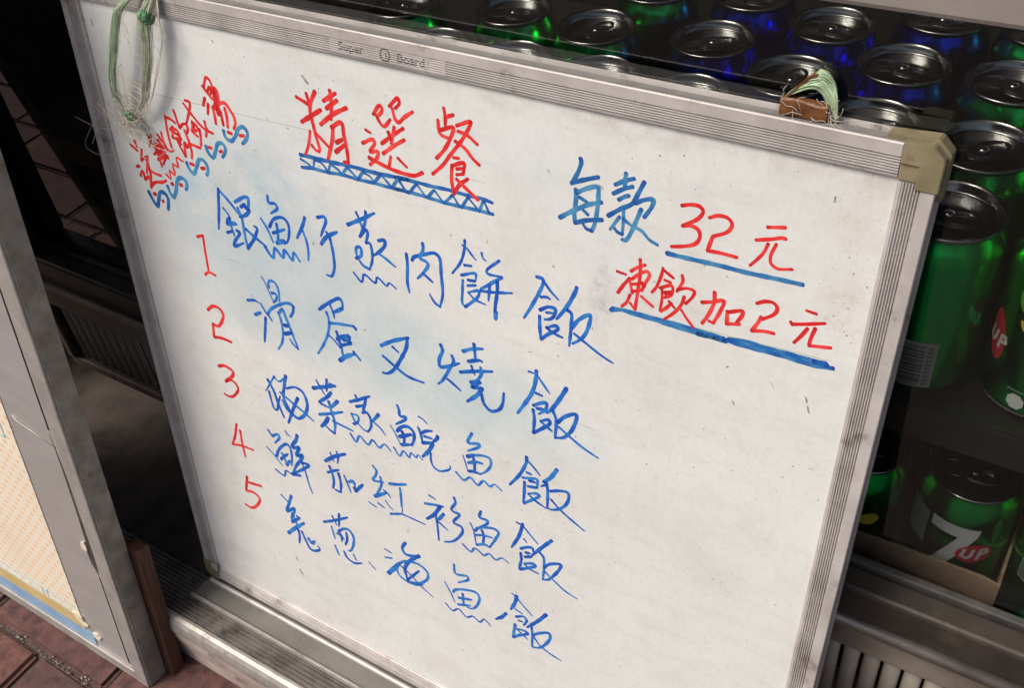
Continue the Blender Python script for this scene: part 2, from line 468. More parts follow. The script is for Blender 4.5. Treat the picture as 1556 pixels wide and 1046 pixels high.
# ribbed aluminium threshold strip on the nosing
tp = tag(empty('threshold_strip', (0, -0.13, 0.0735)), 'ribbed dark aluminium threshold strip along the stone edge under the whiteboard', 'threshold')
prof = [(0.030, 0.0), (0.030, 0.0035)]
nr = 11
y0, y1 = 0.028, -0.0215
for i in range(nr):
    a = y0 + (y1 - y0) * i / nr
    p_ = (y1 - y0) / nr
    prof += [(a, 0.0035), (a + p_ * 0.12, 0.0060), (a + p_ * 0.50, 0.0060), (a + p_ * 0.62, 0.0035)]
prof += [(y1, 0.0035), (y1, 0.0)]
link('ribbed_plate', extrude('ribbed_plate', prof, 'x', -2.0, 2.0), 'ribbed_metal', tp)
prof = [(-0.0216, -0.0004), (-0.0216, 0.0058), (-0.0245, 0.0064), (-0.0285, 0.0052), (-0.0315, 0.001), (-0.0335, -0.006), (-0.0345, -0.012), (-0.0325, -0.012), (-0.0290, -0.0015)]
link('nose_trim', extrude('nose_trim', prof, 'x', -2.0, 2.0), 'plate_nose', tp)

# ================================================================== DRINKS COOLER
ZG = 0.70                                       # height of the board panel's top edge; measured heights are relative to it
CX0, CX1 = -0.285, 1.15
ck = tag(empty('display_cooler', (0.43, 0.20, 0.0745)), 'dark glass fronted drinks cooler with slatted base grille behind the whiteboard', 'cooler')
def cbox(name, a, b, mat, bevel=0.0, parent=None):
    c = Vector((0.43, 0.20, 0.0745))
    return link(name, boxm(name, Vector(a) - c, Vector(b) - c, bevel), mat, parent or ck)
zb, zr, zt = 0.222, 0.385, 0.825
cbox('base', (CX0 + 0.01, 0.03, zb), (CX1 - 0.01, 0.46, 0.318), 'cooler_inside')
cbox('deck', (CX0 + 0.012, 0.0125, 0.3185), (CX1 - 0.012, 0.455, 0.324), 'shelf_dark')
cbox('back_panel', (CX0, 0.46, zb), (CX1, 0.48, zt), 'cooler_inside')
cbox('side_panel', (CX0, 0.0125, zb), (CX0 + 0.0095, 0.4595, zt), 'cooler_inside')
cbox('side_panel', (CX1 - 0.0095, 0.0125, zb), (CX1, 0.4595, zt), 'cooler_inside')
cbox('added_top_pane', (CX0 + 0.012, 0.0245, zt - 0.006), (CX1 - 0.012, 0.4595, zt - 0.002), 'dimming_top_glass')  # unseen glass top, added to let sky light down onto the cans
for x in (CX0 + 0.06, CX1 - 0.06):
    for y in (0.09, 0.42):
        cbox('foot', (x - 0.02, y - 0.02, 0.0746), (x + 0.02, y + 0.02, zb + 0.001), 'cooler_metal', 0.004)
# door frame
rail = cbox('bottom_rail', (CX0, -0.010, 0.352), (CX1, 0.010, zr), 'cooler_metal', 0.003)
cbox('seal_and_gap_dark', (CX0 + 0.015, 0.0098, zr - 0.010), (CX1 - 0.015, 0.0165, zr + 0.004), 'seal_and_gap_dark', 0.0015, rail)
cbox('top_rail', (CX0, 0.0, ZG + 0.080), (CX1, 0.024, zt), 'price_rail', 0.003)
cbox('corner_post', (CX0, -0.010, zr + 0.0005), (CX0 + 0.03, 0.010, ZG + 0.0815), 'cooler_metal', 0.003)
cbox('corner_post', (CX1 - 0.03, -0.010, zr + 0.0005), (CX1, 0.010, ZG + 0.0815), 'cooler_metal', 0.003)
o = tubes('rail_bead', [[(CX0 - 0.43, -0.2115, 0.3505 - 0.0745), (CX1 - 0.43, -0.2115, 0.3505 - 0.0745)]], 0.0048, 12, 'cooler_bead', ck)
cbox('grille_header', (CX0, -0.0105, 0.317), (CX1, 0.012, 0.3452), 'cooler_header', 0.002)
cbox('grille_sill', (CX0, -0.004, zb - 0.010), (CX1, 0.030, zb + 0.002), 'cooler_header', 0.002)
cbox('grille_end', (CX0, -0.006, zb + 0.0025), (CX0 + 0.012, 0.028, 0.3168), 'cooler_bead', 0.002)
# grille slats: curved vertical blades
pr = []
for i in range(7):
    a = math.radians(-52 + 104 * i / 6)
    pr.append((0.0082 * math.sin(a), -0.0082 * math.cos(a) + 0.0085))
pr2 = [(x_ * 0.86, y_ + 0.0012) for x_, y_ in reversed(pr)]
slat = extrude('slat', pr + pr2, 'z', 0.0, 0.3168 - zb - 0.0022)
slat.materials.append(MATS['slat_plastic'])
for p in slat.polygons: p.use_smooth = len(p.vertices) == 4
x = CX0 + 0.022
while x < 0.92:
    link('slat', slat, None, ck, (x - 0.43, 0.001 - 0.20, zb + 0.0022 - 0.0745), (0, 0, math.radians(-10)))
    x += 0.0146
# shelves
sh = cbox('shelf', (CX0 + 0.011, 0.0235, ZG - 0.171), (CX1 - 0.011, 0.44, ZG - 0.1645), 'shelf_dark')
cbox('price_rail', (CX0 + 0.012, 0.0212, ZG - 0.190), (CX1 - 0.012, 0.0232, ZG - 0.166), 'shelf_dark', 0.0, sh)
cbox('glass_pane', (CX0 + 0.02, 0.0172, zr - 0.002), (CX1 - 0.02, 0.0200, ZG + 0.090), 'cooler_glass')

# ================================================================== CANS
prof_body = [(0.0, 0.006), (0.018, 0.005), (0.0225, 0.0), (0.0245, 0.0006), (0.0275, 0.004), (0.0315, 0.009), (0.0330, 0.014), (0.0330, 0.096), (0.0324, 0.1000), (0.0300, 0.1065), (0.0283, 0.1105), (0.0280, 0.1118)]
me_body = lathe('body', prof_body, 48)
prof_lid = [(0.0281, 0.1112), (0.0292, 0.1122), (0.0296, 0.1140), (0.0290, 0.1150), (0.0279, 0.1148), (0.0272, 0.1130), (0.0262, 0.1095), (0.0252, 0.1085), (0.0240, 0.1092), (0.0232, 0.1098), (0.0, 0.1098)]
me_lid = lathe('lid', prof_lid, 48)
def oval(rx, ry, n=20, cx=0, cy=0):
    return [(cx + rx * math.cos(2 * math.pi * k / n), cy + ry * math.sin(2 * math.pi * k / n)) for k in range(n)]
def ring(name, outer, inner, z0, z1):
    n = len(outer)
    vs = [(*p, z0) for p in outer] + [(*p, z1) for p in outer] + [(*p, z1) for p in inner] + [(*p, z0) for p in inner]
    fs = []
    for k in range(n):
        k2 = (k + 1) % n
        for a in range(4):
            b = (a + 1) % 4
            fs.append((a * n + k, a * n + k2, b * n + k2, b * n + k))
    return mesh(name, vs, fs)
me_tab = ring('tab', oval(0.0135, 0.0078, 24, 0.0035), oval(0.0060, 0.0048, 24, 0.0085), 0.1102, 0.1116)
me_mouth = ring('mouth_score', oval(0.0092, 0.0076, 24, -0.0125), oval(0.0084, 0.0068, 24, -0.0125), 0.1096, 0.1103)
me_rivet = lathe('rivet', [(0.0032, 0.1100), (0.0030, 0.1124), (0.0, 0.1128)], 16)
for me in (me_lid, me_tab, me_mouth, me_rivet): me.materials.append(MATS['can_lid'])
bodies = {}
for k in ('can_green', 'can_blue'):
    b_ = me_body.copy()
    b_.materials.append(MATS[k])
    bodies[k] = b_
def curved(name, pts, mat, parent, r=0.0332, z0=0.0, th0=-90.0, step=None):
    """flat printed outline (mm: along the circumference, up) wrapped on the can wall; pts is a list of polygons"""
    bm = bmesh.new()
    for poly in pts:
        vs = [bm.verts.new((p[0], p[1], 0)) for p in poly]
        try: bm.faces.new(vs)
        except ValueError: pass
    bmesh.ops.triangulate(bm, faces=bm.faces[:])
    # cut into narrow columns so that the print follows the curve
    for x in range(-50, 51, 2):
        bmesh.ops.bisect_plane(bm, geom=bm.verts[:] + bm.edges[:] + bm.faces[:], plane_co=(x + 0.13, 0, 0), plane_no=(1, 0, 0))
    for v in bm.verts:
        a = math.radians(th0) + v.co.x * 0.001 / 0.033
        v.co = Vector((r * math.cos(a), r * math.sin(a), z0 + v.co.y * 0.001))
    bmesh.ops.recalc_face_normals(bm, faces=bm.faces[:])
    me = bpy.data.meshes.new(name)
    bm.to_mesh(me); bm.free()
    return link(name, me, mat, parent)
def can(x, y, zlid, kind, label, rz=None, group=None):
    e = empty('drink_can', (x, y, zlid - 0.115), (0, 0, random.uniform(0, 6.28) if rz is None else rz))
    tag(e, label, 'can', group)
    b = link('body', bodies['can_' + kind], None, e)
    l = link('lid', me_lid, None, e)
    link('tab', me_tab, None, l)
    link('rivet', me_rivet, None, l)
    link('mouth_score', me_mouth, None, l)
    return e, b
ZU, ZL = ZG - 0.049, ZG - 0.260
GU = 'cans standing on the upper cooler shelf'
tabdir = math.radians(200)
upper = [
 (0.618, 0.0565, 'green', 'green can with barcode beside the right rail of the whiteboard'),
 (0.619, 0.127, 'green', 'green can with bright lid just behind the beige corner of the whiteboard'),
 (0.618, 0.208, 'green', 'green can third back behind the barcode can'),
 (0.554, 0.129, 'blue', 'blue can half hidden behind the top rail between brown strap and corner'),
 (0.550, 0.207, 'blue', 'blue can with whole lid showing behind the half hidden one near the corner'),
 (0.489, 0.166, 'blue', 'blue can directly behind the brown strap and green fibres'),
 (0.489, 0.246, 'blue', 'blue can in the back row behind the brown strap'),
 (0.436, 0.117, 'blue', 'blue can peeping over the top rail just left of the brown strap'),
 (0.420, 0.197, 'blue', 'blue can with whole lid left of the can behind the strap'),
 (0.368, 0.119, 'green', 'green can peeping over the top rail below the large green lid'),
 (0.333, 0.185, 'green', 'green can with a large whole lid behind the top rail'),
 (0.300, 0.117, 'green', 'green can peeping over the top rail between the two larger green ones'),
 (0.233, 0.114, 'green', 'can peeping over the top rail right of the maker name plate'),
 (0.258, 0.190, 'green', 'green can with dark whole lid left of the large green lid'),
 (0.166, 0.170, 'green', 'dark can just above the maker name plate of the whiteboard'),
 (0.555, 0.285, 'blue', 'blue can at the back under the pale price rail'),
 (0.622, 0.288, 'green', 'green can at the back under the pale price rail'),
 (0.420, 0.275, 'blue', 'blue can at the back left of the strap'),
 (0.345, 0.262, 'green', 'green can at the back behind the large green lid'),
 (0.686, 0.062, 'green', 'green can with lemon print and red badge beside the barcode can'),
 (0.690, 0.135, 'green', 'green can behind the lemon print can'),
 (0.690, 0.212, 'green', 'green can two places behind the lemon print can'),
]
cans_u = []
for i, (x, y, k, lab) in enumerate(upper):
    cans_u.append(can(x, y, ZU, k, lab, random.uniform(-1.0, 0.8) + 0.6, GU))
GL = 'cans standing in the cardboard tray at the cooler bottom'
lower = [
 (0.668, 0.080, 'green', 'green can with white 7 and red badge in the cardboard tray'),
 (0.597, 0.072, 'green', 'green can in the cardboard tray beside the right rail of the whiteboard'),
 (0.737, 0.082, 'green', 'green can with silver print standing just right of the cardboard tray'),
 (0.600, 0.142, 'green', 'green can behind the tray can beside the whiteboard rail'),
 (0.670, 0.148, 'green', 'green can behind the white 7 can in the tray'),
]
cans_l = []
for x, y, k, lab in lower:
    cans_l.append(can(x, y, ZL, k, lab, random.uniform(-0.4, 0.4) + 0.6, GL))

# printed marks on the cans
def wrect(x0, y0, x1, y1): return [(x0, y0), (x1, y0), (x1, y1), (x0, y1)]
# barcode can
e, b = cans_u[0]
e.rotation_euler.z = 0
TH = -84
curved('barcode_label', [wrect(-16, 12, 12, 46)], 'print_silver', b, 0.03312, 0, TH)
bars, yy = [], 13.0
random.seed(3)
while yy < 44.5:
    h = random.choice((0.35, 0.35, 0.6, 0.9, 1.2))
    bars.append(wrect(-14.5, yy, 5.5, yy + h))
    yy += h + random.choice((0.4, 0.5, 0.8, 1.1))
for i in range(10):
    y_ = 14 + i * 3.0
    bars.append(wrect(7.0, y_, 10.0, y_ + 0.5)); bars.append(wrect(7.0, y_ + 1.1, 10.0, y_ + 1.6)); bars.append(wrect(7.0, y_, 7.6, y_ + 1.6))
curved('barcode_bars', bars, 'print_dark', b, 0.03322, 0, TH)
random.seed(11)
def ov(cx, cy, rx, ry, n=28, rot=0.0):
    c, s = math.cos(rot), math.sin(rot)
    return [(cx + rx * math.cos(a) * c - ry * math.sin(a) * s, cy + rx * math.cos(a) * s + ry * math.sin(a) * c) for a in [2 * math.pi * k / n for k in range(n)]]
def stroke2(pts, wd):
    out = []
    for (x0, y0), (x1, y1) in zip(pts, pts[1:]):
        L_ = math.hypot(x1 - x0, y1 - y0); nx, ny = -(y1 - y0) / L_ * wd / 2, (x1 - x0) / L_ * wd / 2
        ex, ey = (x1 - x0) / L_ * wd * .3, (y1 - y0) / L_ * wd * .3
        out.append([(x0 - ex + nx, y0 - ey + ny), (x0 - ex - nx, y0 - ey - ny), (x1 + ex - nx, y1 + ey - ny), (x1 + ex + nx, y1 + ey + ny)])
    return out
UPL = stroke2([(-6, 4), (-7, -2), (-4, -4), (-2, -2), (-1, 4)], 2.0) + stroke2([(2, -5), (3.2, 4), (6, 4.5), (7, 1), (3, -0.5)], 2.0)
def shift(polys, dx, dy, k=1.0): return [[(p[0] * k + dx, p[1] * k + dy) for p in q] for q in polys]
# white 7 with a red badge
e, b = cans_l[0]
e.rotation_euler.z = 0
T7 = -88
curved('numeral_mark', [[(-17, 92), (15, 90), (14, 83), (-3, 46), (-13, 46), (2, 80), (-17, 82)]], 'print_white', b, 0.03312, 0, T7)
curved('badge', [ov(15, 65, 12, 9.5, 28, 0.15)], 'print_red', b, 0.03325, 0, T7)
curved('badge_letters', shift(UPL, 15, 65, 1.15), 'print_white', b, 0.0334, 0, T7)
curved('print_patch', [wrect(-40, 58, -20, 90)], 'print_silver', b, 0.03312, 0, T7)
# lemon can
e, b = cans_u[19]
e.rotation_euler.z = 0
T8 = -122
curved('badge', [ov(-13, 52, 7, 16, 28, 0.2)], 'print_red', b, 0.03312, 0, T8)
curved('badge_letters', shift(UPL, -12, 50, 1.0), 'print_white', b, 0.0333, 0, T8)
half = [(9 + 9 * math.cos(a), 72 + 8 * math.sin(a)) for a in [math.pi + math.pi * k / 16 for k in range(17)]]
curved('lemon_slice', [half], 'print_yellow', b, 0.03312, 0, T8)
curved('lemon_segments', stroke2([(9, 71), (9, 66)], .7) + stroke2([(8, 71), (4, 67.5)], .7) + stroke2([(10, 71), (14, 67.5)], .7) + stroke2([(2, 71), (7, 71)], .5) + stroke2([(11, 71), (16, 71)], .5), 'print_dark', b, 0.03322, 0, T8)
curved('lime_slice', [ov(2, 84, 6, 9, 24, 0.4)], 'print_lime', b, 0.03312, 0, T8)
curved('drop_print', [ov(19, 76, 1.6, 1.6, 14), ov(20, 71, 1.2, 1.2, 14)], 'print_yellow', b, 0.03312, 0, T8)
curved('seal_print', [ov(10, 18, 5.0, 5.6, 8, 0.39)], 'print_white', b, 0.03312, 0, T8)
curved('small_print', [wrect(i * 1.5 - 10, 9.5 - abs(i % 3 - 1) * .2, i * 1.5 - 9.1, 10.6) for i in range(28)] + [wrect(i * 1.3 + 4, 25, i * 1.3 + 4.8, 26.2) for i in range(10)], 'print_silver', b, 0.03312, 0, T8)
e, b = cans_l[2]
e.rotation_euler.z = 0
curved('print_patch', [wrect(-14, 50, 14, 80)], 'print_silver', b, 0.03312, 0, -115)
curved('print_lines', [wrect(-13, 52 + i * 2.3, 13, 53 + i * 2.3) for i in range(12)], 'print_dark', b, 0.03322, 0, -115)
e, b = cans_l[1]
e.rotation_euler.z = 0
curved('badge', [ov(4, 50, 8, 9)], 'print_red', b, 0.03312, 0, -80)
curved('lemon_slice', [ov(12, 70, 7, 6)], 'print_yellow', b, 0.03312, 0, -80)

# cardboard trays on the cooler deck
def tray(name_label, x0, x1, lip):
    t = tag(empty('cardboard_tray', ((x0 + x1) / 2, 0.15, 0.3242)), name_label, 'tray', 'cardboard trays on the cooler deck')
    W2 = (x1 - x0) / 2
    box('floor_panel', (-W2, -0.112, 0.0), (W2, 0.13, 0.0006), 'cardboard', t)
    vs = [(-W2, -0.1135, 0.0), (W2, -0.1135, 0.0), (W2, -0.1135, lip), (W2 - 0.012, -0.1135, lip + 0.003), (-W2 * .1, -0.1135, lip - 0.001), (-W2 * .3, -0.1135, lip - 0.004), (-W2, -0.1135, lip - 0.002)]
    vs2 = [(p[0], p[1] + 0.0022, p[2]) for p in vs]
    n = len(vs)
    link('front_lip', mesh('front_lip', vs + vs2, [tuple(range(n)), tuple(range(2 * n - 1, n - 1, -1))] + [(i, (i + 1) % n, n + (i + 1) % n, n + i) for i in range(n)]), 'cardboard', t)
    box('side_lip', (W2 - 0.002, -0.111, 0.0007), (W2, 0.13, lip), 'cardboard', t)
    box('side_lip', (-W2, -0.111, 0.0007), (-W2 + 0.002, 0.13, lip), 'cardboard', t)
    return t
tray('worn cardboard tray with low front lip under the white 7 can', 0.36, 0.7045, 0.060)
tray('empty brown cardboard tray behind the glass beside the framed poster', -0.262, 0.10, 0.058)

# shop behind the cooler: dark wall and ceiling of the room, open to the street
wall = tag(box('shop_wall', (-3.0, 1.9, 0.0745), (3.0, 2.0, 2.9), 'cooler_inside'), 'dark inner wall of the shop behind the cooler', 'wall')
ceil_ = struct(box('ceiling_and_light_screen', (-3.0, -0.45, 2.9005), (3.0, 2.0, 3.0), 'cooler_inside'))  # unseen; its front overhang is added to cut light from overhead
tag(box('side_light_blocker', (-0.95, -0.06, 0.0747), (-0.52, 1.899, 2.9), 'cooler_inside'), 'unseen dark block added left of the cooler to hold back side light', 'wall')  # unseen block, added to keep light from the left off the floor
GLYPHS = [
 ('bonus','red',[
  (2.0,'19.9,112.0 26.6,115.9'),
  (2.0,'25.9,107.8 27.0,112.4'),
  (2.0,'32.3,113.6 28.6,124.1'),
  (2.0,'29.0,124.0 32.2,120.9'),
  (2.0,'34.7,119.3 36.6,130.1 35.1,141.3'),
  (2.0,'37.7,118.2 32.0,134.1'),
  (2.0,'35.9,130.3 42.0,131.8 49.0,132.2'),
  (2.1,'21.1,130.8 24.9,129.4'),
  (2.1,'23.4,138.2 27.0,133.4 28.3,135.5 28.0,140.6 33.2,136.8 34.2,140.1 33.4,146.8'),
  (2.1,'34.1,144.6 40.1,140.1 48.6,138.0 54.0,135.2'),
 ]),
 ('bonus','red',[
  (1.9,'43.7,98.7 45.5,105.4 50.6,107.6'),
  (1.9,'47.8,97.9 42.9,108.8'),
  (1.9,'55.7,96.1 59.6,100.9 63.6,106.5 67.9,107.0 70.8,105.4'),
  (1.9,'60.6,93.2 61.2,99.6 64.0,107.4'),
  (2.4,'50.3,104.3 52.0,110.1 46.5,114.7'),
  (2.9,'54.8,101.0 56.7,104.3 57.2,108.9 52.8,110.9'),
  (2.4,'51.9,105.4 60.8,105.3'),
  (1.9,'48.5,106.2 50.8,113.2 52.7,123.4'),
  (1.9,'54.9,110.4 60.1,112.1 55.0,120.9'),
  (2.0,'51.6,115.0 60.3,109.2'),
  (2.0,'49.6,118.3 62.0,112.1'),
  (1.9,'62.0,112.1 62.2,114.4'),
 ]),
 ('bonus','red',[
  (1.6,'55.7,129.5 60.0,132.1 60.8,125.1 65.8,127.5 66.6,118.2 71.9,119.3 72.3,111.4 78.9,112.9'),
 ]),
 ('bonus','red',[
  (1.9,'69.0,78.8 75.0,79.5 79.3,81.6'),
  (1.9,'69.3,78.0 68.3,91.9 69.0,103.3'),
  (1.9,'80.4,71.3 81.5,76.3 82.7,82.7 83.2,84.5'),
  (1.9,'83.2,84.5 88.4,80.4 91.5,80.2 92.4,82.9 90.6,87.1'),
  (1.9,'72.2,88.4 75.9,85.3'),
  (1.9,'72.7,94.8 75.6,88.0 79.0,86.9 81.6,92.0 76.2,95.2 74.0,94.5'),
  (1.9,'76.6,90.1 79.9,90.9'),
  (1.9,'77.1,93.8 79.0,99.5 83.4,107.8'),
  (2.0,'83.4,107.8 85.7,95.7 87.2,99.6 90.7,96.2 102.1,96.7'),
  (1.9,'88.1,85.4 89.7,90.3 91.2,96.0 91.4,102.9 90.1,107.8'),
  (1.9,'82.3,93.4 79.2,97.2 81.5,98.2'),
 ]),
 ('bonus','red',[
  (1.8,'95.3,60.7 99.7,60.9 100.1,63.0 92.3,78.9'),
  (1.8,'93.1,63.3 98.0,68.8 105.1,75.8 110.9,79.7 119.1,81.3'),
  (1.9,'99.0,76.4 97.5,82.6 96.2,84.0 102.0,87.6'),
  (1.9,'98.5,76.5 102.4,78.6 103.6,81.3 100.1,83.6'),
  (1.9,'100.1,79.8 97.9,84.0'),
  (1.9,'105.2,81.0 104.9,87.7 103.4,94.5'),
  (1.8,'112.4,73.2 112.6,80.9 110.9,85.7'),
  (1.8,'112.1,81.0 114.0,79.1'),
 ]),
 ('bonus','red',[
  (2.1,'117.5,54.5 114.3,60.9'),
  (2.1,'119.9,58.7 117.6,66.7'),
  (1.9,'117.3,45.4 119.9,48.4 125.2,53.7 126.8,54.8'),
  (1.8,'118.6,45.9 123.0,38.1 125.9,39.7 127.8,44.8'),
  (1.8,'121.7,48.8 124.6,44.8 126.3,47.2 124.1,50.4'),
  (3.8,'126.6,47.9 129.5,45.9 130.8,49.8 128.9,55.8'),
  (4.0,'128.5,51.7 129.2,56.5 126.5,59.9'),
  (3.5,'125.5,60.1 129.3,60.0 129.2,64.3'),
  (2.1,'124.0,60.4 124.6,67.4 124.3,72.9'),
  (2.1,'131.6,62.4 132.0,72.3'),
  (2.1,'136.5,58.2 137.1,64.8 136.2,72.9'),
  (2.1,'128.9,58.0 134.3,54.8 138.1,54.7 141.8,58.9 144.5,63.3 144.6,69.0 142.3,72.7'),
 ]),
 ('waves','teal',[
  (2.8,'131.1,76.7 131.8,81.4 136.9,83.5 143.0,77.9 147.2,71.7 152.4,69.5 155.7,73.0 154.0,77.6 148.7,83.0'),
  (2.9,'108.8,93.6 109.8,98.3 114.0,101.8 118.5,95.3 122.2,88.9 126.8,87.4 129.6,90.6 127.8,95.4 124.8,98.8'),
  (3.0,'83.0,113.0 84.7,117.8 88.4,121.0 94.2,113.2 98.0,107.2 101.9,106.3 105.5,109.4 105.7,114.5 103.5,118.5'),
  (3.2,'54.2,140.0 55.4,145.1 58.3,148.6 63.4,141.9 68.0,131.2 73.5,128.1 77.6,130.0 77.5,134.8 75.5,137.7'),
  (3.3,'28.9,151.2 31.6,157.3 35.8,162.5 39.5,155.3 43.3,148.2 48.3,147.5 51.3,151.1 50.2,157.5 48.3,162.3'),
 ]),
 ('waves','red',[
  (2.4,'135.6,76.8 139.0,77.2'),
  (2.3,'147.4,77.0 151.7,76.0'),
  (2.5,'111.6,94.0 114.5,93.9'),
  (2.4,'122.8,95.2 125.3,93.9'),
  (2.6,'87.1,112.8 90.5,113.0'),
  (2.6,'98.7,114.2 102.4,113.1'),
  (2.7,'59.8,137.0 61.3,136.2'),
  (2.7,'69.7,134.9 72.0,134.7'),
  (2.8,'34.9,151.8 37.1,150.9'),
  (2.8,'43.7,156.1 44.9,155.4'),
 ]),
 ('title','red',[
  (2.5,'208.4,35.9 218.1,39.3 219.6,41.1'),
  (2.3,'218.0,31.6 219.3,37.6'),
  (2.8,'225.9,29.0 220.4,38.8 219.5,44.6 221.0,54.3 221.8,57.8'),
  (2.9,'210.4,53.3 229.3,40.9'),
  (2.2,'217.2,58.4 214.1,69.0 210.1,77.0'),
  (2.4,'220.7,53.7 221.8,60.7 223.9,70.5 222.7,72.6'),
  (2.2,'217.1,68.7 220.1,71.7 223.2,72.1'),
  (2.4,'222.5,59.1 228.5,63.6 232.9,67.0'),
  (2.8,'232.6,34.0 244.0,26.6'),
  (2.7,'239.3,25.5 239.4,35.0 237.3,45.9'),
  (2.8,'234.5,38.8 244.6,31.3'),
  (2.8,'227.7,51.5 239.7,41.9 252.2,34.9'),
  (2.8,'236.9,51.7 245.1,46.4 246.8,46.8 247.3,55.1 248.6,64.9 248.7,74.4'),
  (2.5,'248.7,74.4 245.1,74.8'),
  (2.8,'238.3,51.4 236.6,60.4 233.0,69.9 230.7,75.9'),
  (2.8,'239.9,61.8 245.2,58.5'),
  (2.9,'238.4,69.0 246.3,62.5'),
 ]),
 ('title','red',[
  (2.3,'274.4,34.8 280.5,27.5 282.2,29.9 278.5,34.7 275.2,34.7'),
  (2.3,'277.5,36.2 280.3,40.4 282.7,41.3 288.2,35.4'),
  (2.3,'288.2,26.7 295.6,19.9 296.5,23.0 293.0,27.0'),
  (2.3,'290.5,27.5 292.3,34.5 294.5,36.1 299.7,31.6 306.8,26.5'),
  (1.9,'266.7,46.9 270.8,48.3'),
  (2.4,'263.0,57.0 272.4,52.5 273.3,55.1 268.8,61.8 275.7,60.2 274.4,64.8 267.7,71.4'),
  (2.6,'267.4,66.4 276.5,68.6 288.8,70.7 304.4,70.5 311.2,66.8'),
  (2.4,'279.3,53.8 288.7,46.2 298.2,39.3'),
  (2.3,'290.9,39.9 287.3,52.0'),
  (2.3,'285.6,44.4 287.2,49.3'),
  (2.4,'279.8,60.7 289.7,52.9 298.3,47.1'),
  (2.1,'286.0,61.4 284.1,68.3'),
  (2.0,'291.8,61.1 298.7,65.9'),
 ]),
 ('title','red',[
  (2.3,'330.8,19.2 331.6,24.3 331.3,30.1'),
  (2.3,'331.6,25.1 337.8,22.2'),
  (2.3,'325.9,27.9 327.1,36.7 333.6,38.6'),
  (2.4,'327.7,34.1 337.4,30.4 334.6,38.4 329.3,47.1 323.1,54.1'),
  (2.3,'339.8,28.7 350.7,24.0 349.1,27.9 344.1,36.3 334.0,49.4 327.7,57.7 319.3,65.8'),
  (2.3,'340.6,32.2 347.1,33.2 354.8,37.7'),
  (2.3,'338.3,39.2 345.7,42.6 351.1,48.0 355.7,51.0'),
  (1.8,'336.3,50.6 340.6,50.0'),
  (2.4,'335.0,56.4 334.1,65.7 335.5,75.9'),
  (2.4,'334.6,56.5 344.3,52.5 343.5,59.1'),
  (2.0,'338.3,57.8 343.2,56.2'),
  (2.0,'338.1,61.7 343.5,60.0'),
  (2.5,'335.5,75.0 340.7,67.6 346.7,62.6'),
  (2.4,'338.0,64.8 344.5,69.2 353.9,75.2'),
 ]),
 ('title','blue2',[
  (2.7,'204.7,78.7 213.2,78.2 223.0,77.9 236.6,77.5 247.5,76.7 260.7,76.6 273.0,76.4 289.1,75.3 299.2,74.5'),
  (2.4,'204.5,88.2 214.6,86.7 228.6,86.3 242.4,84.9 255.7,85.1 268.9,84.4 285.0,84.3 298.3,84.0'),
  (1.7,'204.6,81.9 210.2,83.7 215.4,86.5'),
  (1.8,'218.0,78.5 215.3,87.1'),
  (1.6,'218.6,79.5 224.6,80.9 228.7,85.7'),
  (1.8,'232.4,78.5 228.9,86.5'),
  (1.6,'233.6,80.0 238.1,81.7 241.7,84.8'),
  (2.2,'247.3,77.8 241.7,84.8'),
  (1.8,'247.9,78.8 255.7,84.8'),
  (2.3,'261.3,77.3 256.0,85.0'),
  (1.6,'261.7,78.9 266.2,80.0 269.7,83.6'),
  (2.2,'275.5,77.2 269.6,84.2'),
  (1.8,'276.3,76.5 284.5,83.6'),
  (2.2,'290.9,75.7 285.1,83.7'),
  (1.6,'291.5,76.7 297.0,84.6'),
 ]),
 ('title','blue2',[
  (2.4,'288.0,76.0 303.5,74.9 316.7,74.8 330.7,74.0 344.3,74.1 357.7,73.7 364.8,74.5'),
  (2.4,'287.2,84.0 299.7,83.6 314.1,83.6 328.1,84.0 341.0,83.4 353.6,82.7 365.0,82.4'),
  (1.5,'290.0,76.4 297.0,84.7'),
  (2.0,'305.5,76.2 298.6,84.8'),
  (1.5,'306.0,76.6 312.5,83.5'),
  (1.9,'319.5,77.2 314.1,83.6'),
  (1.5,'320.1,77.1 326.1,83.6'),
  (1.9,'333.9,77.2 327.6,84.2'),
  (1.4,'334.4,77.0 339.5,83.8'),
  (1.9,'346.2,75.4 340.9,84.3'),
  (1.4,'346.6,75.7 354.1,82.6'),
  (1.9,'357.6,75.5 354.5,83.4'),
  (1.5,'358.6,75.3 362.2,82.2'),
 ]),
 ('title','green',[
  (0.9,'203.0,84.5 207.8,85.4'),
  (0.9,'213.1,83.0 215.7,80.2'),
  (0.9,'219.9,84.3 222.9,82.5'),
  (0.9,'233.9,82.7 235.9,82.8'),
  (0.9,'247.0,80.7 249.3,83.0'),
  (0.9,'256.5,79.0 254.5,78.9'),
  (0.9,'261.3,82.3 263.9,82.8'),
  (0.9,'273.1,81.7 277.6,81.7'),
  (0.9,'285.0,78.2 286.8,78.9'),
 ]),
 ('price','teal',[
  (2.4,'426.2,30.4 426.9,32.1 424.8,39.5 420.7,47.5'),
  (2.5,'420.7,47.2 428.3,43.4 438.3,39.1'),
  (2.5,'423.6,50.4 424.0,57.1 423.2,65.2 423.7,72.5'),
  (2.5,'424.2,52.5 431.7,47.7 438.2,45.4 438.7,49.5 438.2,61.3 436.6,71.0 435.1,74.8'),
  (2.0,'435.1,74.8 431.3,74.1 429.2,71.7'),
  (2.0,'426.3,54.9 431.7,56.8'),
  (2.0,'428.9,62.4 432.3,64.8'),
  (2.6,'413.3,71.6 422.1,64.9 432.1,58.3 440.9,54.4'),
  (2.6,'423.7,72.5 431.1,68.8 441.8,65.6'),
 ]),
 ('price','teal',[
  (2.4,'449.1,41.2 455.3,37.2 460.8,34.6'),
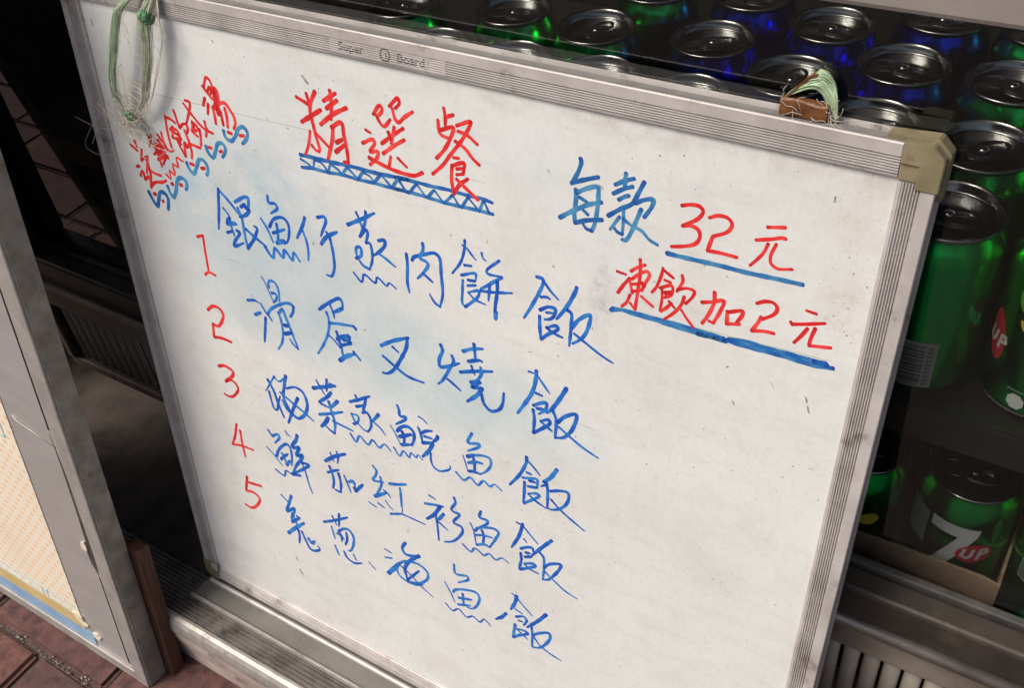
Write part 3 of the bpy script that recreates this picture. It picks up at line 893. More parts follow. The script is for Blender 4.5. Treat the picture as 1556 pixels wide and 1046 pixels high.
  (2.4,'455.5,32.5 455.2,41.5'),
  (2.4,'448.1,47.1 454.3,42.7 460.2,39.7'),
  (2.4,'451.8,50.0 455.8,47.0 458.0,45.9'),
  (2.5,'445.6,61.9 453.7,55.2 460.5,50.3 463.8,43.1 467.1,35.2'),
  (2.4,'462.4,49.5 468.4,45.7 473.3,44.5 473.0,48.3 468.5,56.8'),
  (1.9,'455.3,54.8 455.5,63.2 455.3,71.2'),
  (2.0,'455.3,71.5 451.9,70.7 449.9,68.7'),
  (1.9,'453.0,60.6 447.3,70.4'),
  (2.4,'466.3,52.3 463.7,60.3 459.8,71.2 457.4,74.9 455.5,74.8'),
  (1.9,'455.4,61.3 460.7,64.1 467.3,65.8 472.7,70.2 477.9,72.0'),
 ]),
 ('price','red',[
  (2.1,'490.6,43.6 496.2,41.6 501.0,41.5 503.3,43.7 501.1,48.7 492.0,55.8'),
  (2.1,'492.0,55.8 497.4,54.4 501.8,56.0 502.9,60.2 500.8,64.6 495.0,67.9 486.5,70.6'),
 ]),
 ('price','red',[
  (2.0,'507.2,46.7 512.5,44.0 517.8,44.2 520.5,47.1 518.7,52.0 510.4,57.4'),
  (2.1,'510.4,57.4 508.1,67.0'),
  (2.1,'508.1,67.0 515.0,66.3 525.4,66.2'),
 ]),
 ('price','red',[
  (1.9,'540.1,43.5 549.5,41.1'),
  (2.0,'534.8,52.7 543.7,49.6 548.5,47.6 550.7,47.6'),
  (1.7,'541.7,53.0 539.9,59.1 536.1,65.2 533.4,68.9'),
  (1.7,'546.1,52.0 544.0,59.7 544.6,64.0 548.4,66.3 556.6,64.4'),
 ]),
 ('price','teal',[
  (2.6,'484.3,75.6 494.4,75.3 515.9,74.2 530.8,73.9 548.1,72.7 563.6,71.8'),
 ]),
 ('drink','red',[
  (1.6,'453.2,97.0 459.4,97.5'),
  (2.1,'454.5,111.7 458.3,104.6 461.8,99.2'),
  (1.8,'461.5,99.3 463.0,104.9 464.2,108.9'),
  (2.0,'462.4,94.2 466.8,90.1 471.2,87.3'),
  (2.0,'467.8,84.5 468.4,92.9 467.6,107.2 466.6,120.0'),
  (1.6,'466.6,120.0 463.1,116.1'),
  (2.0,'463.3,99.3 468.2,94.2 473.1,91.2 474.4,93.5 472.0,99.7 470.1,105.2'),
  (1.8,'463.5,102.9 469.8,100.4'),
  (1.8,'463.8,107.8 470.1,104.9'),
  (2.4,'469.7,99.8 471.6,101.6'),
  (1.8,'462.8,110.3 460.8,116.3 457.7,120.4'),
  (1.8,'470.1,109.2 478.2,114.0'),
 ]),
 ('drink','red',[
  (1.8,'482.6,85.9 481.7,91.9 479.0,100.5 476.7,104.3'),
  (1.8,'483.6,87.4 489.7,90.6'),
  (1.6,'484.1,93.5 488.3,94.0'),
  (1.9,'481.5,99.7 488.8,95.9 489.8,97.7 489.0,102.2 485.0,105.3'),
  (1.6,'482.9,99.3 483.5,107.0 482.7,115.3'),
  (1.5,'484.2,101.9 488.6,99.9'),
  (2.0,'485.4,102.7 488.7,101.7'),
  (1.9,'483.3,115.4 487.2,111.3 489.7,107.4'),
  (1.6,'488.0,106.8 492.0,110.4'),
  (1.8,'494.7,87.0 495.5,90.5 492.4,98.7'),
  (1.8,'492.8,97.3 498.7,94.6 503.1,95.3 502.4,99.1 498.5,105.1'),
  (1.8,'497.3,100.7 495.9,106.6 492.0,113.4 486.2,120.0'),
  (1.6,'496.2,110.2 500.6,115.5 505.2,119.8'),
 ]),
 ('drink','red',[
  (2.1,'515.2,91.9 515.6,98.6 513.0,108.1 509.8,114.9'),
  (2.1,'508.3,101.0 515.0,98.5 521.2,95.8 519.7,103.8 516.5,112.6'),
  (1.6,'516.5,112.6 513.7,111.9'),
 ]),
 ('drink','red',[
  (2.1,'524.0,101.8 524.6,110.2'),
  (2.1,'524.9,102.1 533.0,98.8 533.0,101.4 530.2,107.6'),
  (2.1,'524.3,110.3 532.0,108.0'),
 ]),
 ('drink','red',[
  (2.0,'540.3,91.2 545.0,88.4 549.5,87.9 552.1,90.5 551.0,94.7 544.4,100.5'),
  (2.0,'543.9,99.0 542.5,103.4 539.6,109.7'),
  (2.1,'539.6,109.7 547.1,107.7 552.4,107.2'),
 ]),
 ('drink','red',[
  (1.6,'568.0,86.8 573.7,87.2'),
  (2.0,'561.5,97.9 569.8,95.0 579.0,91.4'),
  (1.6,'560.5,96.6 561.7,97.8'),
  (2.0,'570.3,97.7 567.8,103.1 564.3,109.2'),
  (2.0,'574.4,96.3 572.9,103.9 572.7,107.9'),
  (2.0,'572.7,108.2 577.2,107.2 584.6,105.5'),
 ]),
 ('drink','blue2',[
  (2.5,'450.4,125.4 457.6,123.0 466.5,123.2 479.5,122.7 491.1,123.1 502.4,122.9 513.6,122.8 524.5,122.0'),
  (1.9,'451.5,123.4 461.7,122.3 479.4,121.4 496.6,120.6 524.3,120.2'),
 ]),
 ('drink','blue2',[
  (2.8,'507.8,123.1 516.9,122.3 525.4,122.4'),
  (2.8,'525.9,121.2 534.9,121.4 543.6,121.0 555.1,120.2 566.5,120.1 577.6,119.9 587.8,118.1'),
  (2.5,'527.0,120.2 537.4,118.2 549.1,118.3 560.4,117.6 574.4,117.1 583.6,116.3'),
  (3.0,'577.2,117.4 584.4,117.4'),
 ]),
 ('drink','green',[
  (0.9,'508.6,119.1 525.5,118.0 548.8,116.4 565.8,115.3 584.4,114.1'),
 ]),
 ('item1','blue',[
  (2.5,'113.3,127.2 109.8,144.7 105.0,164.5'),
  (2.5,'113.1,128.1 121.6,134.8 132.0,144.9'),
  (1.9,'114.8,143.4 118.3,146.8 120.3,149.8'),
  (2.5,'120.2,150.2 116.5,154.3 125.3,153.6'),
  (3.2,'116.0,156.6 126.2,154.2'),
  (2.1,'119.8,151.6 120.5,160.2 121.9,166.0'),
  (2.2,'114.0,165.1 120.1,162.1'),
  (2.5,'125.4,160.2 128.4,161.1 120.6,171.7 119.2,175.7 130.8,169.7'),
  (2.5,'129.1,134.6 141.2,127.3 144.3,127.3 141.0,142.5'),
  (2.5,'131.2,139.1 133.7,147.0 133.8,160.9 134.4,173.2'),
  (2.9,'134.8,137.3 139.6,134.4 140.1,136.8 143.6,137.6 138.8,143.1 131.6,146.7'),
  (2.6,'134.3,173.6 144.5,160.6 148.5,151.6 145.5,150.7'),
  (2.5,'136.0,155.9 144.5,160.6 155.5,165.8'),
 ]),
 ('item1','blue',[
  (2.3,'165.6,120.2 165.5,125.6 172.1,125.1 174.1,127.9 166.3,134.5'),
  (2.0,'154.6,141.8 159.4,148.6 163.9,159.9'),
  (2.4,'162.3,147.0 168.6,138.5 178.2,135.1 182.5,138.9 182.0,147.5 178.6,155.3 175.1,157.5'),
  (2.4,'170.4,142.2 170.3,150.7 168.7,158.9'),
  (2.4,'165.1,151.3 178.0,144.8'),
  (3.4,'167.6,159.2 176.1,154.7'),
  (2.5,'153.8,166.2 160.7,174.0 164.6,164.5 171.6,170.7 174.5,163.3 181.5,170.0 183.8,162.8 189.2,169.0'),
 ]),
 ('item1','blue',[
  (2.5,'200.5,128.7 198.0,134.7 189.7,148.7'),
  (2.1,'196.5,140.9 198.8,147.8 199.4,157.0 198.0,165.5'),
 ]),
 ('item1','blue',[
  (2.4,'213.0,125.3 220.0,123.1 221.0,126.0 217.5,133.5 214.1,140.2'),
  (2.9,'213.5,147.0 219.4,139.5 230.4,132.4'),
  (2.1,'220.1,135.2 222.6,140.2'),
  (2.4,'222.8,139.4 224.1,149.8 223.5,164.4 219.4,172.5 215.0,172.5'),
 ]),
 ('item1','blue',[
  (2.7,'241.5,123.4 254.8,115.5 267.2,107.5'),
  (1.9,'250.6,111.1 252.9,116.0 254.4,121.8'),
  (2.2,'259.4,108.4 258.3,116.1 254.6,124.2 251.7,129.8'),
  (2.3,'251.6,130.2 258.4,122.7 259.4,125.2 256.7,133.6'),
  (2.1,'256.7,133.6 260.3,132.9 261.6,137.4 261.1,146.5 257.8,154.9'),
  (2.2,'257.8,154.9 252.0,153.4 247.5,148.5'),
  (2.4,'246.0,149.3 251.1,145.3 251.0,138.8 247.7,139.8 246.6,145.0 247.6,148.0'),
  (2.5,'268.4,128.6 274.0,126.7 274.0,130.6 266.4,139.3 262.5,142.0'),
  (2.1,'266.4,138.8 273.3,141.3 281.8,145.6'),
  (1.7,'242.0,162.2 248.8,168.2 252.0,160.9 261.7,165.0 264.2,159.7 272.3,164.2 274.5,161.1 280.9,164.0'),
 ]),
 ('item1','blue',[
  (2.4,'292.5,132.0 292.8,140.3 291.5,155.3 292.6,163.2'),
  (2.4,'297.1,135.8 298.6,133.0 308.4,127.8 317.0,124.5 320.7,126.5 321.5,139.6 321.8,155.5 319.0,166.3'),
  (1.9,'319.0,166.7 314.4,164.5 310.5,158.8'),
  (2.3,'307.3,119.5 307.4,124.2 304.3,132.1 308.9,133.1 310.9,134.9 306.5,142.6 300.8,149.2'),
  (2.1,'306.0,143.5 313.8,148.2'),
 ]),
 ('item1','blue',[
  (1.9,'342.3,107.2 341.9,113.2 338.7,124.1 330.9,135.9'),
  (1.5,'340.3,111.7 342.8,112.3 347.4,116.8 350.8,119.8'),
  (2.0,'341.1,126.4 347.1,125.3'),
  (2.0,'338.3,135.0 350.1,130.4 349.9,134.9'),
  (2.1,'343.4,137.2 349.8,136.2'),
  (2.0,'343.2,141.7 350.1,139.2'),
  (2.0,'339.4,138.5 338.6,148.1 338.2,157.3 340.3,159.5'),
  (2.1,'340.3,159.5 346.7,153.2 351.9,146.6 352.1,143.1 343.4,146.9'),
  (1.7,'343.4,146.9 348.2,150.6 357.1,152.2'),
  (1.5,'355.3,112.9 356.5,116.8 358.8,118.1'),
  (1.9,'369.1,114.7 358.9,125.4 359.6,127.2 370.6,126.5'),
  (2.3,'370.6,126.8 361.4,134.7 353.5,141.2'),
  (2.0,'353.5,142.6 364.1,140.3 378.6,136.3'),
  (2.0,'361.1,135.5 359.7,148.2'),
  (2.4,'367.1,130.9 366.9,139.0 365.2,149.9 364.3,160.0'),
  (3.2,'365.4,155.4 365.0,161.2'),
 ]),
 ('item1','blue',[
  (2.3,'397.0,118.2 401.5,118.3 402.2,120.3 394.8,138.5 387.4,152.7'),
  (1.8,'402.2,119.6 407.4,125.4 413.4,130.2'),
  (1.8,'400.0,132.3 405.3,130.9 407.2,131.8'),
  (2.3,'399.7,142.3 406.1,137.9 411.0,137.8 410.6,142.5 407.7,146.6 403.2,148.5'),
  (2.0,'404.3,142.7 409.1,141.5'),
  (2.3,'399.5,147.0 399.8,157.9 400.6,164.8'),
  (2.4,'400.6,164.8 406.3,158.8 413.4,152.4 412.3,150.5 404.7,154.2'),
  (2.0,'404.7,154.2 410.1,156.7 416.9,157.9'),
  (2.5,'426.2,116.8 425.6,119.6 419.4,133.5 412.2,145.1'),
  (2.3,'420.2,135.9 422.7,136.9 423.0,146.8 421.9,162.8'),
  (2.4,'423.4,148.2 429.0,139.4 436.4,133.9 436.5,137.6 433.7,148.5 430.2,154.4 424.4,159.9'),
  (1.8,'425.3,151.8 433.9,156.1 445.1,161.5 453.9,164.5'),
 ]),
 ('item2','blue',[
  (1.4,'144.2,196.1 146.4,199.5 149.2,206.3 152.9,216.7'),
  (2.1,'150.7,203.8 150.4,200.3 152.9,197.1 156.8,196.7 159.9,199.7 160.8,204.7 160.0,213.9'),
  (2.1,'152.6,208.5 156.5,207.7 158.0,209.7 156.2,213.9 152.7,217.5'),
  (2.5,'143.8,231.4 148.4,225.2 158.3,217.8 167.6,213.1 173.2,212.9 173.7,217.6 170.0,225.5'),
  (2.5,'122.8,224.8 131.7,221.9'),
  (1.7,'131.7,221.9 134.9,223.0'),
  (1.8,'137.5,222.9 141.0,228.5 144.4,233.3'),
  (3.0,'129.1,236.7 135.9,232.3'),
 ]),
 ('item2','blue',[
  (1.9,'143.8,230.8 147.7,236.8'),
  (2.5,'140.6,235.9 138.7,244.4 134.3,261.9'),
  (2.3,'174.6,213.8 173.0,219.8 169.0,225.1'),
  (2.2,'156.3,225.4 157.9,231.3 158.2,241.8 155.4,254.4 149.5,263.6'),
  (2.6,'157.1,225.9 161.7,220.8 164.0,227.6 167.5,238.6 172.6,255.7'),
  (1.7,'172.6,255.7 167.7,252.5 164.4,247.8'),
  (3.2,'161.1,236.3 165.3,235.2'),
  (3.2,'159.9,244.9 168.0,240.8'),
 ]),
 ('item2','blue',[
  (2.6,'202.1,207.4 212.3,198.6 225.2,190.3 227.1,194.2 226.5,198.5'),
  (2.9,'226.5,198.5 217.3,205.0'),
  (2.0,'214.3,199.5 216.4,205.3 216.9,210.5'),
  (2.2,'209.4,207.3 210.9,214.1 208.7,225.8 201.8,240.2 193.9,252.1'),
  (2.4,'210.5,217.0 222.7,213.9 235.5,211.5'),
  (2.4,'235.5,211.5 237.8,213.4'),
  (1.6,'209.1,229.3 215.0,233.1 219.4,237.9'),
  (2.6,'217.3,222.8 218.8,230.2 220.4,236.8'),
  (3.3,'217.1,230.0 221.9,225.9 229.9,223.1 228.5,227.6'),
  (2.6,'223.3,228.6 226.8,227.4 230.9,228.3 221.7,233.9 218.6,237.4'),
  (2.3,'220.4,236.8 221.1,244.6'),
  (3.4,'216.9,250.2 224.7,243.3 233.0,238.2'),
  (2.1,'232.4,236.0 238.8,242.1'),
 ]),
 ('item2','blue',[
  (2.9,'261.1,220.1 272.9,211.7 288.3,203.4'),
  (2.8,'286.9,204.3 285.8,212.1 279.5,225.3 271.2,238.8 264.3,244.9 260.2,245.5'),
  (2.4,'261.9,229.2 271.6,234.3 284.3,239.8 299.4,240.1'),
  (2.0,'272.0,217.1 277.8,220.5'),
 ]),
 ('item2','blue',[
  (2.7,'317.3,199.2 318.7,203.5 315.2,213.0 315.6,219.0 323.3,215.8 332.9,209.7'),
  (2.4,'326.7,205.1 328.1,209.0 324.0,218.0 317.4,230.5 312.9,235.7'),
  (2.1,'321.7,228.0 327.4,230.9 333.0,234.2'),
  (2.6,'336.7,197.8 345.2,192.7 353.9,189.6'),
  (2.3,'346.4,188.0 347.3,201.1'),
  (2.7,'340.8,205.1 351.2,200.5 352.8,201.1'),
  (2.7,'333.4,217.3 346.9,211.4 361.2,206.3'),
  (2.0,'343.4,207.8 346.0,214.6'),
  (2.3,'351.4,206.4 352.0,211.4 347.3,219.8 342.4,222.9'),
  (3.2,'342.4,222.9 350.6,219.4'),
  (2.8,'350.5,219.8 343.1,226.9 352.0,224.2'),
  (3.0,'352.0,224.6 347.7,232.1 338.4,241.8'),
  (2.5,'351.4,229.8 353.1,237.6 358.6,242.1 365.9,238.3 369.2,231.9 370.5,221.4'),
 ]),
 ('item2','blue',[
  (1.7,'390.8,194.8 395.2,194.8'),
  (2.8,'397.2,192.0 396.4,201.6 393.6,212.2 381.9,234.6'),
  (1.8,'397.6,195.2 402.4,201.0 407.6,207.0'),
  (2.1,'396.8,210.9 402.0,211.4'),
  (2.4,'394.8,222.6 400.9,218.0 405.3,216.2 404.9,221.6 399.3,228.3'),
  (2.4,'397.7,224.1 402.5,222.6'),
  (2.4,'394.6,226.3 395.6,233.4 394.8,246.5'),
  (2.5,'394.8,246.9 401.0,241.1 408.3,232.6 407.4,230.3 400.6,234.0'),
  (2.1,'400.6,234.0 405.1,236.6 410.0,239.1'),
  (2.8,'420.7,197.6 415.1,209.6 408.9,220.8 405.4,224.9'),
  (2.4,'410.1,220.3 413.0,227.0 412.5,244.3'),
  (2.6,'414.7,229.0 420.1,221.9 428.6,216.6 428.7,221.3 425.1,232.6 418.9,241.1 413.3,243.5'),
  (1.9,'415.5,233.1 423.6,237.7 434.1,243.0 446.8,247.2'),
 ]),
 ('item3','blue',[
  (2.7,'129.7,302.4 134.8,313.0 137.4,324.7 141.9,339.2'),
  (1.7,'138.1,296.3 132.4,305.0 125.4,315.9'),
  (2.2,'128.7,315.4 129.8,326.2 131.6,333.9 134.5,333.4 137.1,326.3 141.5,315.5'),
  (1.7,'138.2,295.5 140.7,298.9 143.8,299.1 153.4,289.7'),
  (3.0,'152.5,290.0 148.9,301.6 145.7,312.4 145.9,317.5 151.1,328.1 158.2,332.7 166.2,327.1 171.9,316.6 172.6,307.5 169.3,300.1 161.9,298.3 150.8,303.7'),
  (1.9,'143.2,319.3 146.6,327.0 152.1,331.5'),
  (3.0,'162.7,309.3 156.2,321.5 146.0,343.2'),
  (2.2,'142.3,311.1 155.4,317.4 167.8,322.8 177.3,328.1'),
 ]),
 ('item3','blue',[
  (3.2,'182.5,290.9 193.4,285.5 208.4,278.6'),
  (1.9,'187.5,280.8 191.6,287.7 194.9,292.7'),
  (2.5,'199.4,275.5 197.5,288.2'),
  (2.2,'201.8,279.1 208.3,279.0'),
  (3.0,'202.3,287.7 196.5,295.0 186.9,303.5'),
  (2.1,'188.3,304.4 197.2,305.1'),
  (3.0,'208.4,294.1 200.4,303.5'),
  (2.7,'198.2,298.6 199.7,308.1 201.9,318.9 200.1,331.5'),
  (2.1,'200.1,331.9 195.0,330.0 190.9,327.3'),
  (2.6,'185.2,317.4 197.8,311.4 212.2,303.7'),
  (3.6,'195.1,317.0 190.6,324.4 185.5,330.3'),
  (2.1,'199.8,318.3 209.4,319.0 221.4,319.8'),
 ]),
 ('item3','blue',[
  (2.8,'222.0,289.1 233.0,282.4 243.8,275.0'),
  (2.0,'228.6,279.9 231.0,285.4'),
  (2.6,'239.5,279.0 237.6,285.8 234.9,292.3'),
  (2.7,'228.3,291.5 236.2,287.9 234.6,294.7'),
  (2.5,'234.1,295.7 238.6,293.4 241.9,297.8 241.7,306.5 237.8,313.7'),
  (1.7,'237.8,313.7 233.1,313.3 228.1,309.1'),
  (2.0,'222.0,301.1 223.7,306.2 225.7,309.3 228.9,305.6 228.7,301.0 222.4,301.3'),
  (2.6,'223.0,311.7 227.3,309.1'),
  (2.8,'251.2,290.1 244.0,300.1'),
  (1.7,'244.0,300.1 251.3,304.0 256.1,309.3'),
  (1.9,'217.9,323.9 223.0,330.5 228.1,322.3 236.1,328.0 241.7,320.7 248.1,325.9 254.2,319.6 260.3,324.5'),
 ]),
 ('item3','blue',[
  (2.4,'271.3,272.5 272.8,276.7 273.0,282.6 279.0,281.2 278.8,283.2 268.3,292.9'),
  (1.5,'262.3,296.6 266.6,302.8 271.0,312.6'),
  (2.9,'268.8,299.6 274.2,293.0 280.4,290.4 285.3,293.2 285.5,300.0 282.6,308.3'),
  (2.7,'273.8,297.8 275.5,303.6 274.6,310.2'),
  (3.3,'270.6,304.6 282.8,297.0'),
  (2.8,'271.8,312.3 281.9,307.8'),
  (1.7,'263.6,318.6 269.0,325.3 273.5,318.2 278.8,322.5 281.1,316.7 286.2,319.2 287.9,315.6 292.5,319.1'),
  (1.4,'291.5,275.3 295.4,276.2 299.8,279.2'),
  (2.4,'290.6,286.8 292.4,291.7 293.6,299.6'),
  (2.4,'292.7,291.6 298.2,287.0 304.1,284.4'),
  (2.9,'308.9,287.6 308.3,290.1 304.0,295.4'),
  (2.9,'293.5,300.8 303.3,296.5'),
  (2.5,'295.9,293.2 303.2,292.3'),
  (3.1,'303.9,297.3 298.9,307.2 292.4,315.6'),
 ]),
 ('item3','blue',[
  (1.9,'301.2,307.9 300.7,314.9 302.9,321.3 307.9,323.1 314.9,319.8 319.3,315.5 319.3,312.8'),
 ]),
 ('item3','blue',[
  (2.4,'341.4,270.6 337.4,281.3 347.8,278.4 347.7,280.6 337.0,289.7'),
  (1.2,'331.9,295.9 334.0,302.4 336.1,310.4'),
  (3.2,'336.3,295.6 342.6,291.1'),
  (2.1,'342.5,291.5 350.6,288.3 356.9,288.5 357.6,294.3 353.4,302.4 347.6,308.2'),
  (2.5,'342.0,294.4 342.6,301.2 342.3,309.3'),
  (2.5,'336.9,301.6 343.9,297.5 350.0,296.5'),
  (2.5,'336.5,310.2 341.9,308.2 347.6,308.2'),
  (1.8,'324.7,316.6 331.5,321.6 337.5,316.1 339.1,316.2 344.7,320.8 350.6,313.5 356.1,316.7 360.3,312.5 366.9,316.0'),
 ]),
 ('item3','blue',[
  (2.5,'389.1,272.1 389.1,276.3 383.7,290.7 374.2,306.1'),
  (1.6,'390.9,275.9 395.8,280.0 400.6,284.9'),
  (2.2,'389.0,286.9 393.2,287.1'),
  (2.2,'385.6,293.7 392.0,291.5 398.0,289.6 398.4,294.1 397.7,298.4'),
  (2.2,'391.3,294.1 396.6,293.3'),
  (2.4,'390.1,300.3 398.5,297.6'),
  (2.4,'387.3,297.2 387.0,306.6 386.2,317.7'),
  (2.3,'386.6,318.8 393.5,312.2 400.0,304.7 398.1,303.8 390.5,307.1'),
  (1.9,'390.5,307.5 395.8,311.1 405.4,314.4'),
  (3.0,'414.5,272.6 409.1,283.0 403.3,289.6'),
  (2.0,'403.3,289.2 405.5,290.7 401.4,294.8'),
  (2.3,'405.9,288.8 407.1,296.9 406.9,312.7'),
  (2.3,'409.3,295.8 417.4,291.5 423.9,290.4 424.7,295.2 422.0,303.4 416.2,310.3 411.0,313.3 406.5,313.8'),
  (1.8,'410.1,303.6 416.2,309.0 426.7,315.1 438.2,320.7'),
 ]),
 ('item4','blue',[
  (2.2,'118.1,362.9 122.0,368.3'),
  (2.6,'122.0,368.3 129.9,363.1 131.3,365.7 124.1,375.5'),
  (1.6,'112.2,385.1 119.6,391.0 128.8,400.5'),
  (2.7,'123.0,391.4 128.6,380.2 139.2,370.3 142.3,372.2 143.1,381.4 140.7,394.5'),
  (2.6,'130.7,384.5 132.9,388.9 134.4,396.9'),
  (2.7,'128.2,392.9 132.1,387.8 138.6,382.0'),
  (3.3,'134.4,396.9 139.1,389.9'),
  (2.0,'118.1,409.4 128.6,412.5 131.9,404.9 139.6,406.3'),
  (3.3,'139.8,405.2 150.1,402.3'),
  (1.5,'140.3,354.8 142.9,357.9 146.1,358.8'),
  (3.3,'154.2,353.5 151.5,360.6 145.8,368.8 145.9,371.1 154.2,367.4 149.7,376.5 149.3,379.0 156.7,375.2 154.9,379.8 145.8,393.6 141.1,403.6'),
  (1.9,'153.7,384.2 156.7,392.5 158.9,408.0 161.6,418.6'),
  (2.8,'154.1,385.0 162.9,383.8 157.0,390.4 142.2,403.1'),
 ]),
 ('item4','blue',[
  (3.3,'184.0,369.5 194.6,360.0 209.0,350.3'),
  (1.8,'191.4,356.4 194.2,365.7'),
  (2.0,'198.9,352.1 200.2,355.6 198.3,365.7'),
  (2.7,'184.9,382.2 192.1,377.0 198.7,373.0'),
  (2.7,'188.0,373.7 190.2,380.7 190.7,390.0 188.5,399.2'),
  (2.7,'197.6,377.2 198.9,388.0 197.3,399.3'),
  (2.1,'197.3,399.8 190.7,399.6'),
  (2.0,'204.1,377.0 206.7,384.2 209.6,393.8'),
  (2.9,'208.9,381.8 213.8,379.0 215.4,383.9'),
  (3.5,'214.2,386.4 216.1,389.2'),
  (3.1,'215.2,389.7 224.8,377.5'),
 ]),
 ('item4','blue',[
  (2.3,'238.5,349.7 241.9,353.2 240.8,359.1 236.9,366.4 248.5,363.7'),
  (2.3,'245.6,358.7 246.0,366.7 242.4,375.8 237.0,385.0'),
  (3.2,'237.0,385.0 249.5,375.2'),
  (1.6,'247.6,372.4 252.1,374.8 254.6,378.3'),
  (1.6,'229.1,395.5 237.4,397.7'),
  (1.6,'239.4,391.4 246.7,394.0'),
  (1.4,'248.6,384.0 250.8,387.6 255.7,391.8'),
  (2.7,'254.7,362.1 264.0,358.6 272.9,354.3'),
  (2.3,'265.9,361.8 266.1,372.6 265.8,383.5'),
  (1.0,'266.6,384.5 265.4,389.8'),
  (2.2,'252.5,397.7 265.3,391.3'),
  (1.6,'265.3,391.3 275.6,391.2 289.7,391.1'),
 ]),
 ('item4','blue',[
  (1.6,'295.9,355.0 302.8,356.4'),
  (2.4,'291.0,366.5 299.9,363.5 310.2,360.6'),
  (3.1,'306.9,361.8 300.0,374.4 291.8,383.6'),
  (2.0,'301.6,374.0 302.5,386.0 302.9,402.8'),
  (2.9,'309.7,369.0 304.2,378.2'),
  (1.7,'303.3,380.5 313.2,385.6'),
  (2.3,'321.1,345.4 322.5,349.6 317.9,359.9 320.2,361.4 325.8,361.3 319.7,371.6 319.6,374.0 326.8,374.4 328.2,378.2 323.7,388.0 316.7,396.4 309.0,400.9'),
 ]),
 ('item4','blue',[
  (2.3,'346.8,347.1 345.4,354.5 352.7,354.3 352.6,357.4 345.4,365.2'),
  (1.4,'335.9,365.5 338.8,371.7 341.0,387.1'),
  (2.3,'340.4,371.8 343.7,366.9 350.9,362.7 359.4,360.1 362.9,361.9 360.0,370.6 354.2,382.8'),
  (2.3,'346.9,367.5 348.6,373.0 347.5,383.2'),
  (2.0,'341.1,376.0 349.0,372.7 356.9,370.9'),
  (2.4,'341.4,386.9 349.5,382.5 354.2,383.2'),
  (1.7,'327.1,393.6 335.4,398.1 338.8,392.5 341.2,392.1 348.3,395.3 353.2,390.7 359.4,394.3 365.7,388.9 371.9,391.1'),
 ]),
 ('item4','blue',[
  (1.6,'379.7,342.1 384.1,342.7'),
  (2.7,'385.5,341.0 382.0,355.5 374.9,371.8'),
  (1.6,'386.4,343.8 392.7,349.8 399.1,355.4'),
  (1.6,'386.2,356.6 389.2,359.3'),
  (2.4,'383.5,368.6 389.5,363.9 394.3,362.3 394.7,365.9'),
  (2.4,'387.9,370.6 391.9,369.3'),
  (2.6,'387.1,375.9 393.5,371.9'),
  (2.4,'383.4,373.5 383.8,380.6 381.7,392.2'),
  (2.5,'382.5,392.3 390.3,386.4 397.1,380.1 395.1,379.2 386.6,383.5'),
  (1.9,'386.6,384.0 391.9,387.0 399.6,387.6'),
  (2.8,'411.0,345.3 403.0,356.6 393.9,370.2'),
  (2.2,'400.7,363.6 403.8,366.7 404.7,375.9 403.6,391.7'),
  (2.4,'404.7,377.8 410.2,370.9 419.5,366.6 418.8,370.9 412.7,383.1 408.0,389.7 403.2,392.0'),
  (1.7,'405.6,382.2 412.8,387.0 423.9,393.4 434.2,395.8'),
 ]),
 ('item5','blue',[
  (2.0,'119.4,440.3 126.7,445.7'),
  (3.0,'132.9,435.4 128.0,447.2 123.0,459.9 134.1,450.4 132.5,456.3 128.1,465.3 127.6,471.3'),
  (2.5,'129.7,459.4 131.9,465.6 134.0,472.6'),
  (3.4,'127.6,471.3 138.9,460.4'),
  (2.0,'134.6,459.7 138.9,460.4'),
  (3.7,'119.8,489.9 132.4,475.8 143.6,464.8'),
  (2.8,'134.2,478.3 134.5,486.3 132.3,496.9'),
  (2.8,'138.6,478.3 142.3,489.2 146.5,497.5 152.1,496.8 159.1,490.7 156.9,487.8'),
  (3.6,'146.0,483.7 149.2,487.9 153.8,483.1'),
 ]),
 ('item5','blue',[
  (2.7,'170.3,449.4 183.1,441.2 201.3,428.0'),
  (1.9,'182.0,435.7 186.1,445.1'),
  (2.6,'191.2,428.8 188.7,445.4'),
  (1.9,'179.1,450.4 181.7,465.3'),
  (2.7,'187.1,452.9 193.8,446.1 200.2,443.8 204.7,449.2 204.5,458.2 198.7,471.6 196.5,472.2'),
  (2.7,'185.1,456.2 189.7,457.2 189.8,463.9'),
  (2.2,'187.7,452.6 192.9,459.9'),
  (2.6,'196.9,449.4 196.8,457.8 193.6,466.3'),
  (2.0,'179.9,474.3 183.6,485.5'),
  (2.5,'190.7,476.5 193.0,482.7 201.0,485.8 211.0,480.8'),
  (2.0,'202.0,474.3 204.9,480.2'),
  (1.4,'220.1,474.1 227.5,480.2'),
 ]),
 ('item5','blue',[
  (1.6,'241.3,445.7 249.0,447.2'),
  (1.9,'240.6,456.8 248.9,453.4'),
  (2.9,'266.0,425.1 261.9,433.7 264.3,439.4 272.0,437.9 280.0,433.5'),
  (3.3,'280.0,433.5 267.3,448.1 262.5,459.6 264.3,472.1'),
  (2.5,'264.3,472.1 278.4,452.9'),
  (4.0,'242.7,475.9 257.1,454.9'),
  (2.5,'257.1,454.9 265.4,448.1 279.1,444.8 287.3,449.0 287.7,456.4 281.3,465.7 271.1,472.1 259.3,473.8 253.4,468.1 254.7,459.6'),
  (1.6,'256.4,457.0 268.0,463.2 278.9,471.5 291.8,478.6'),
  (3.0,'264.1,474.4 272.0,473.3 281.1,468.6'),
 ]),
 ('item5','blue',[
  (2.3,'317.0,423.2 318.3,433.6 330.5,430.3 331.3,433.1 320.5,443.3'),
  (1.5,'305.9,450.4 310.9,459.5 315.9,471.1'),
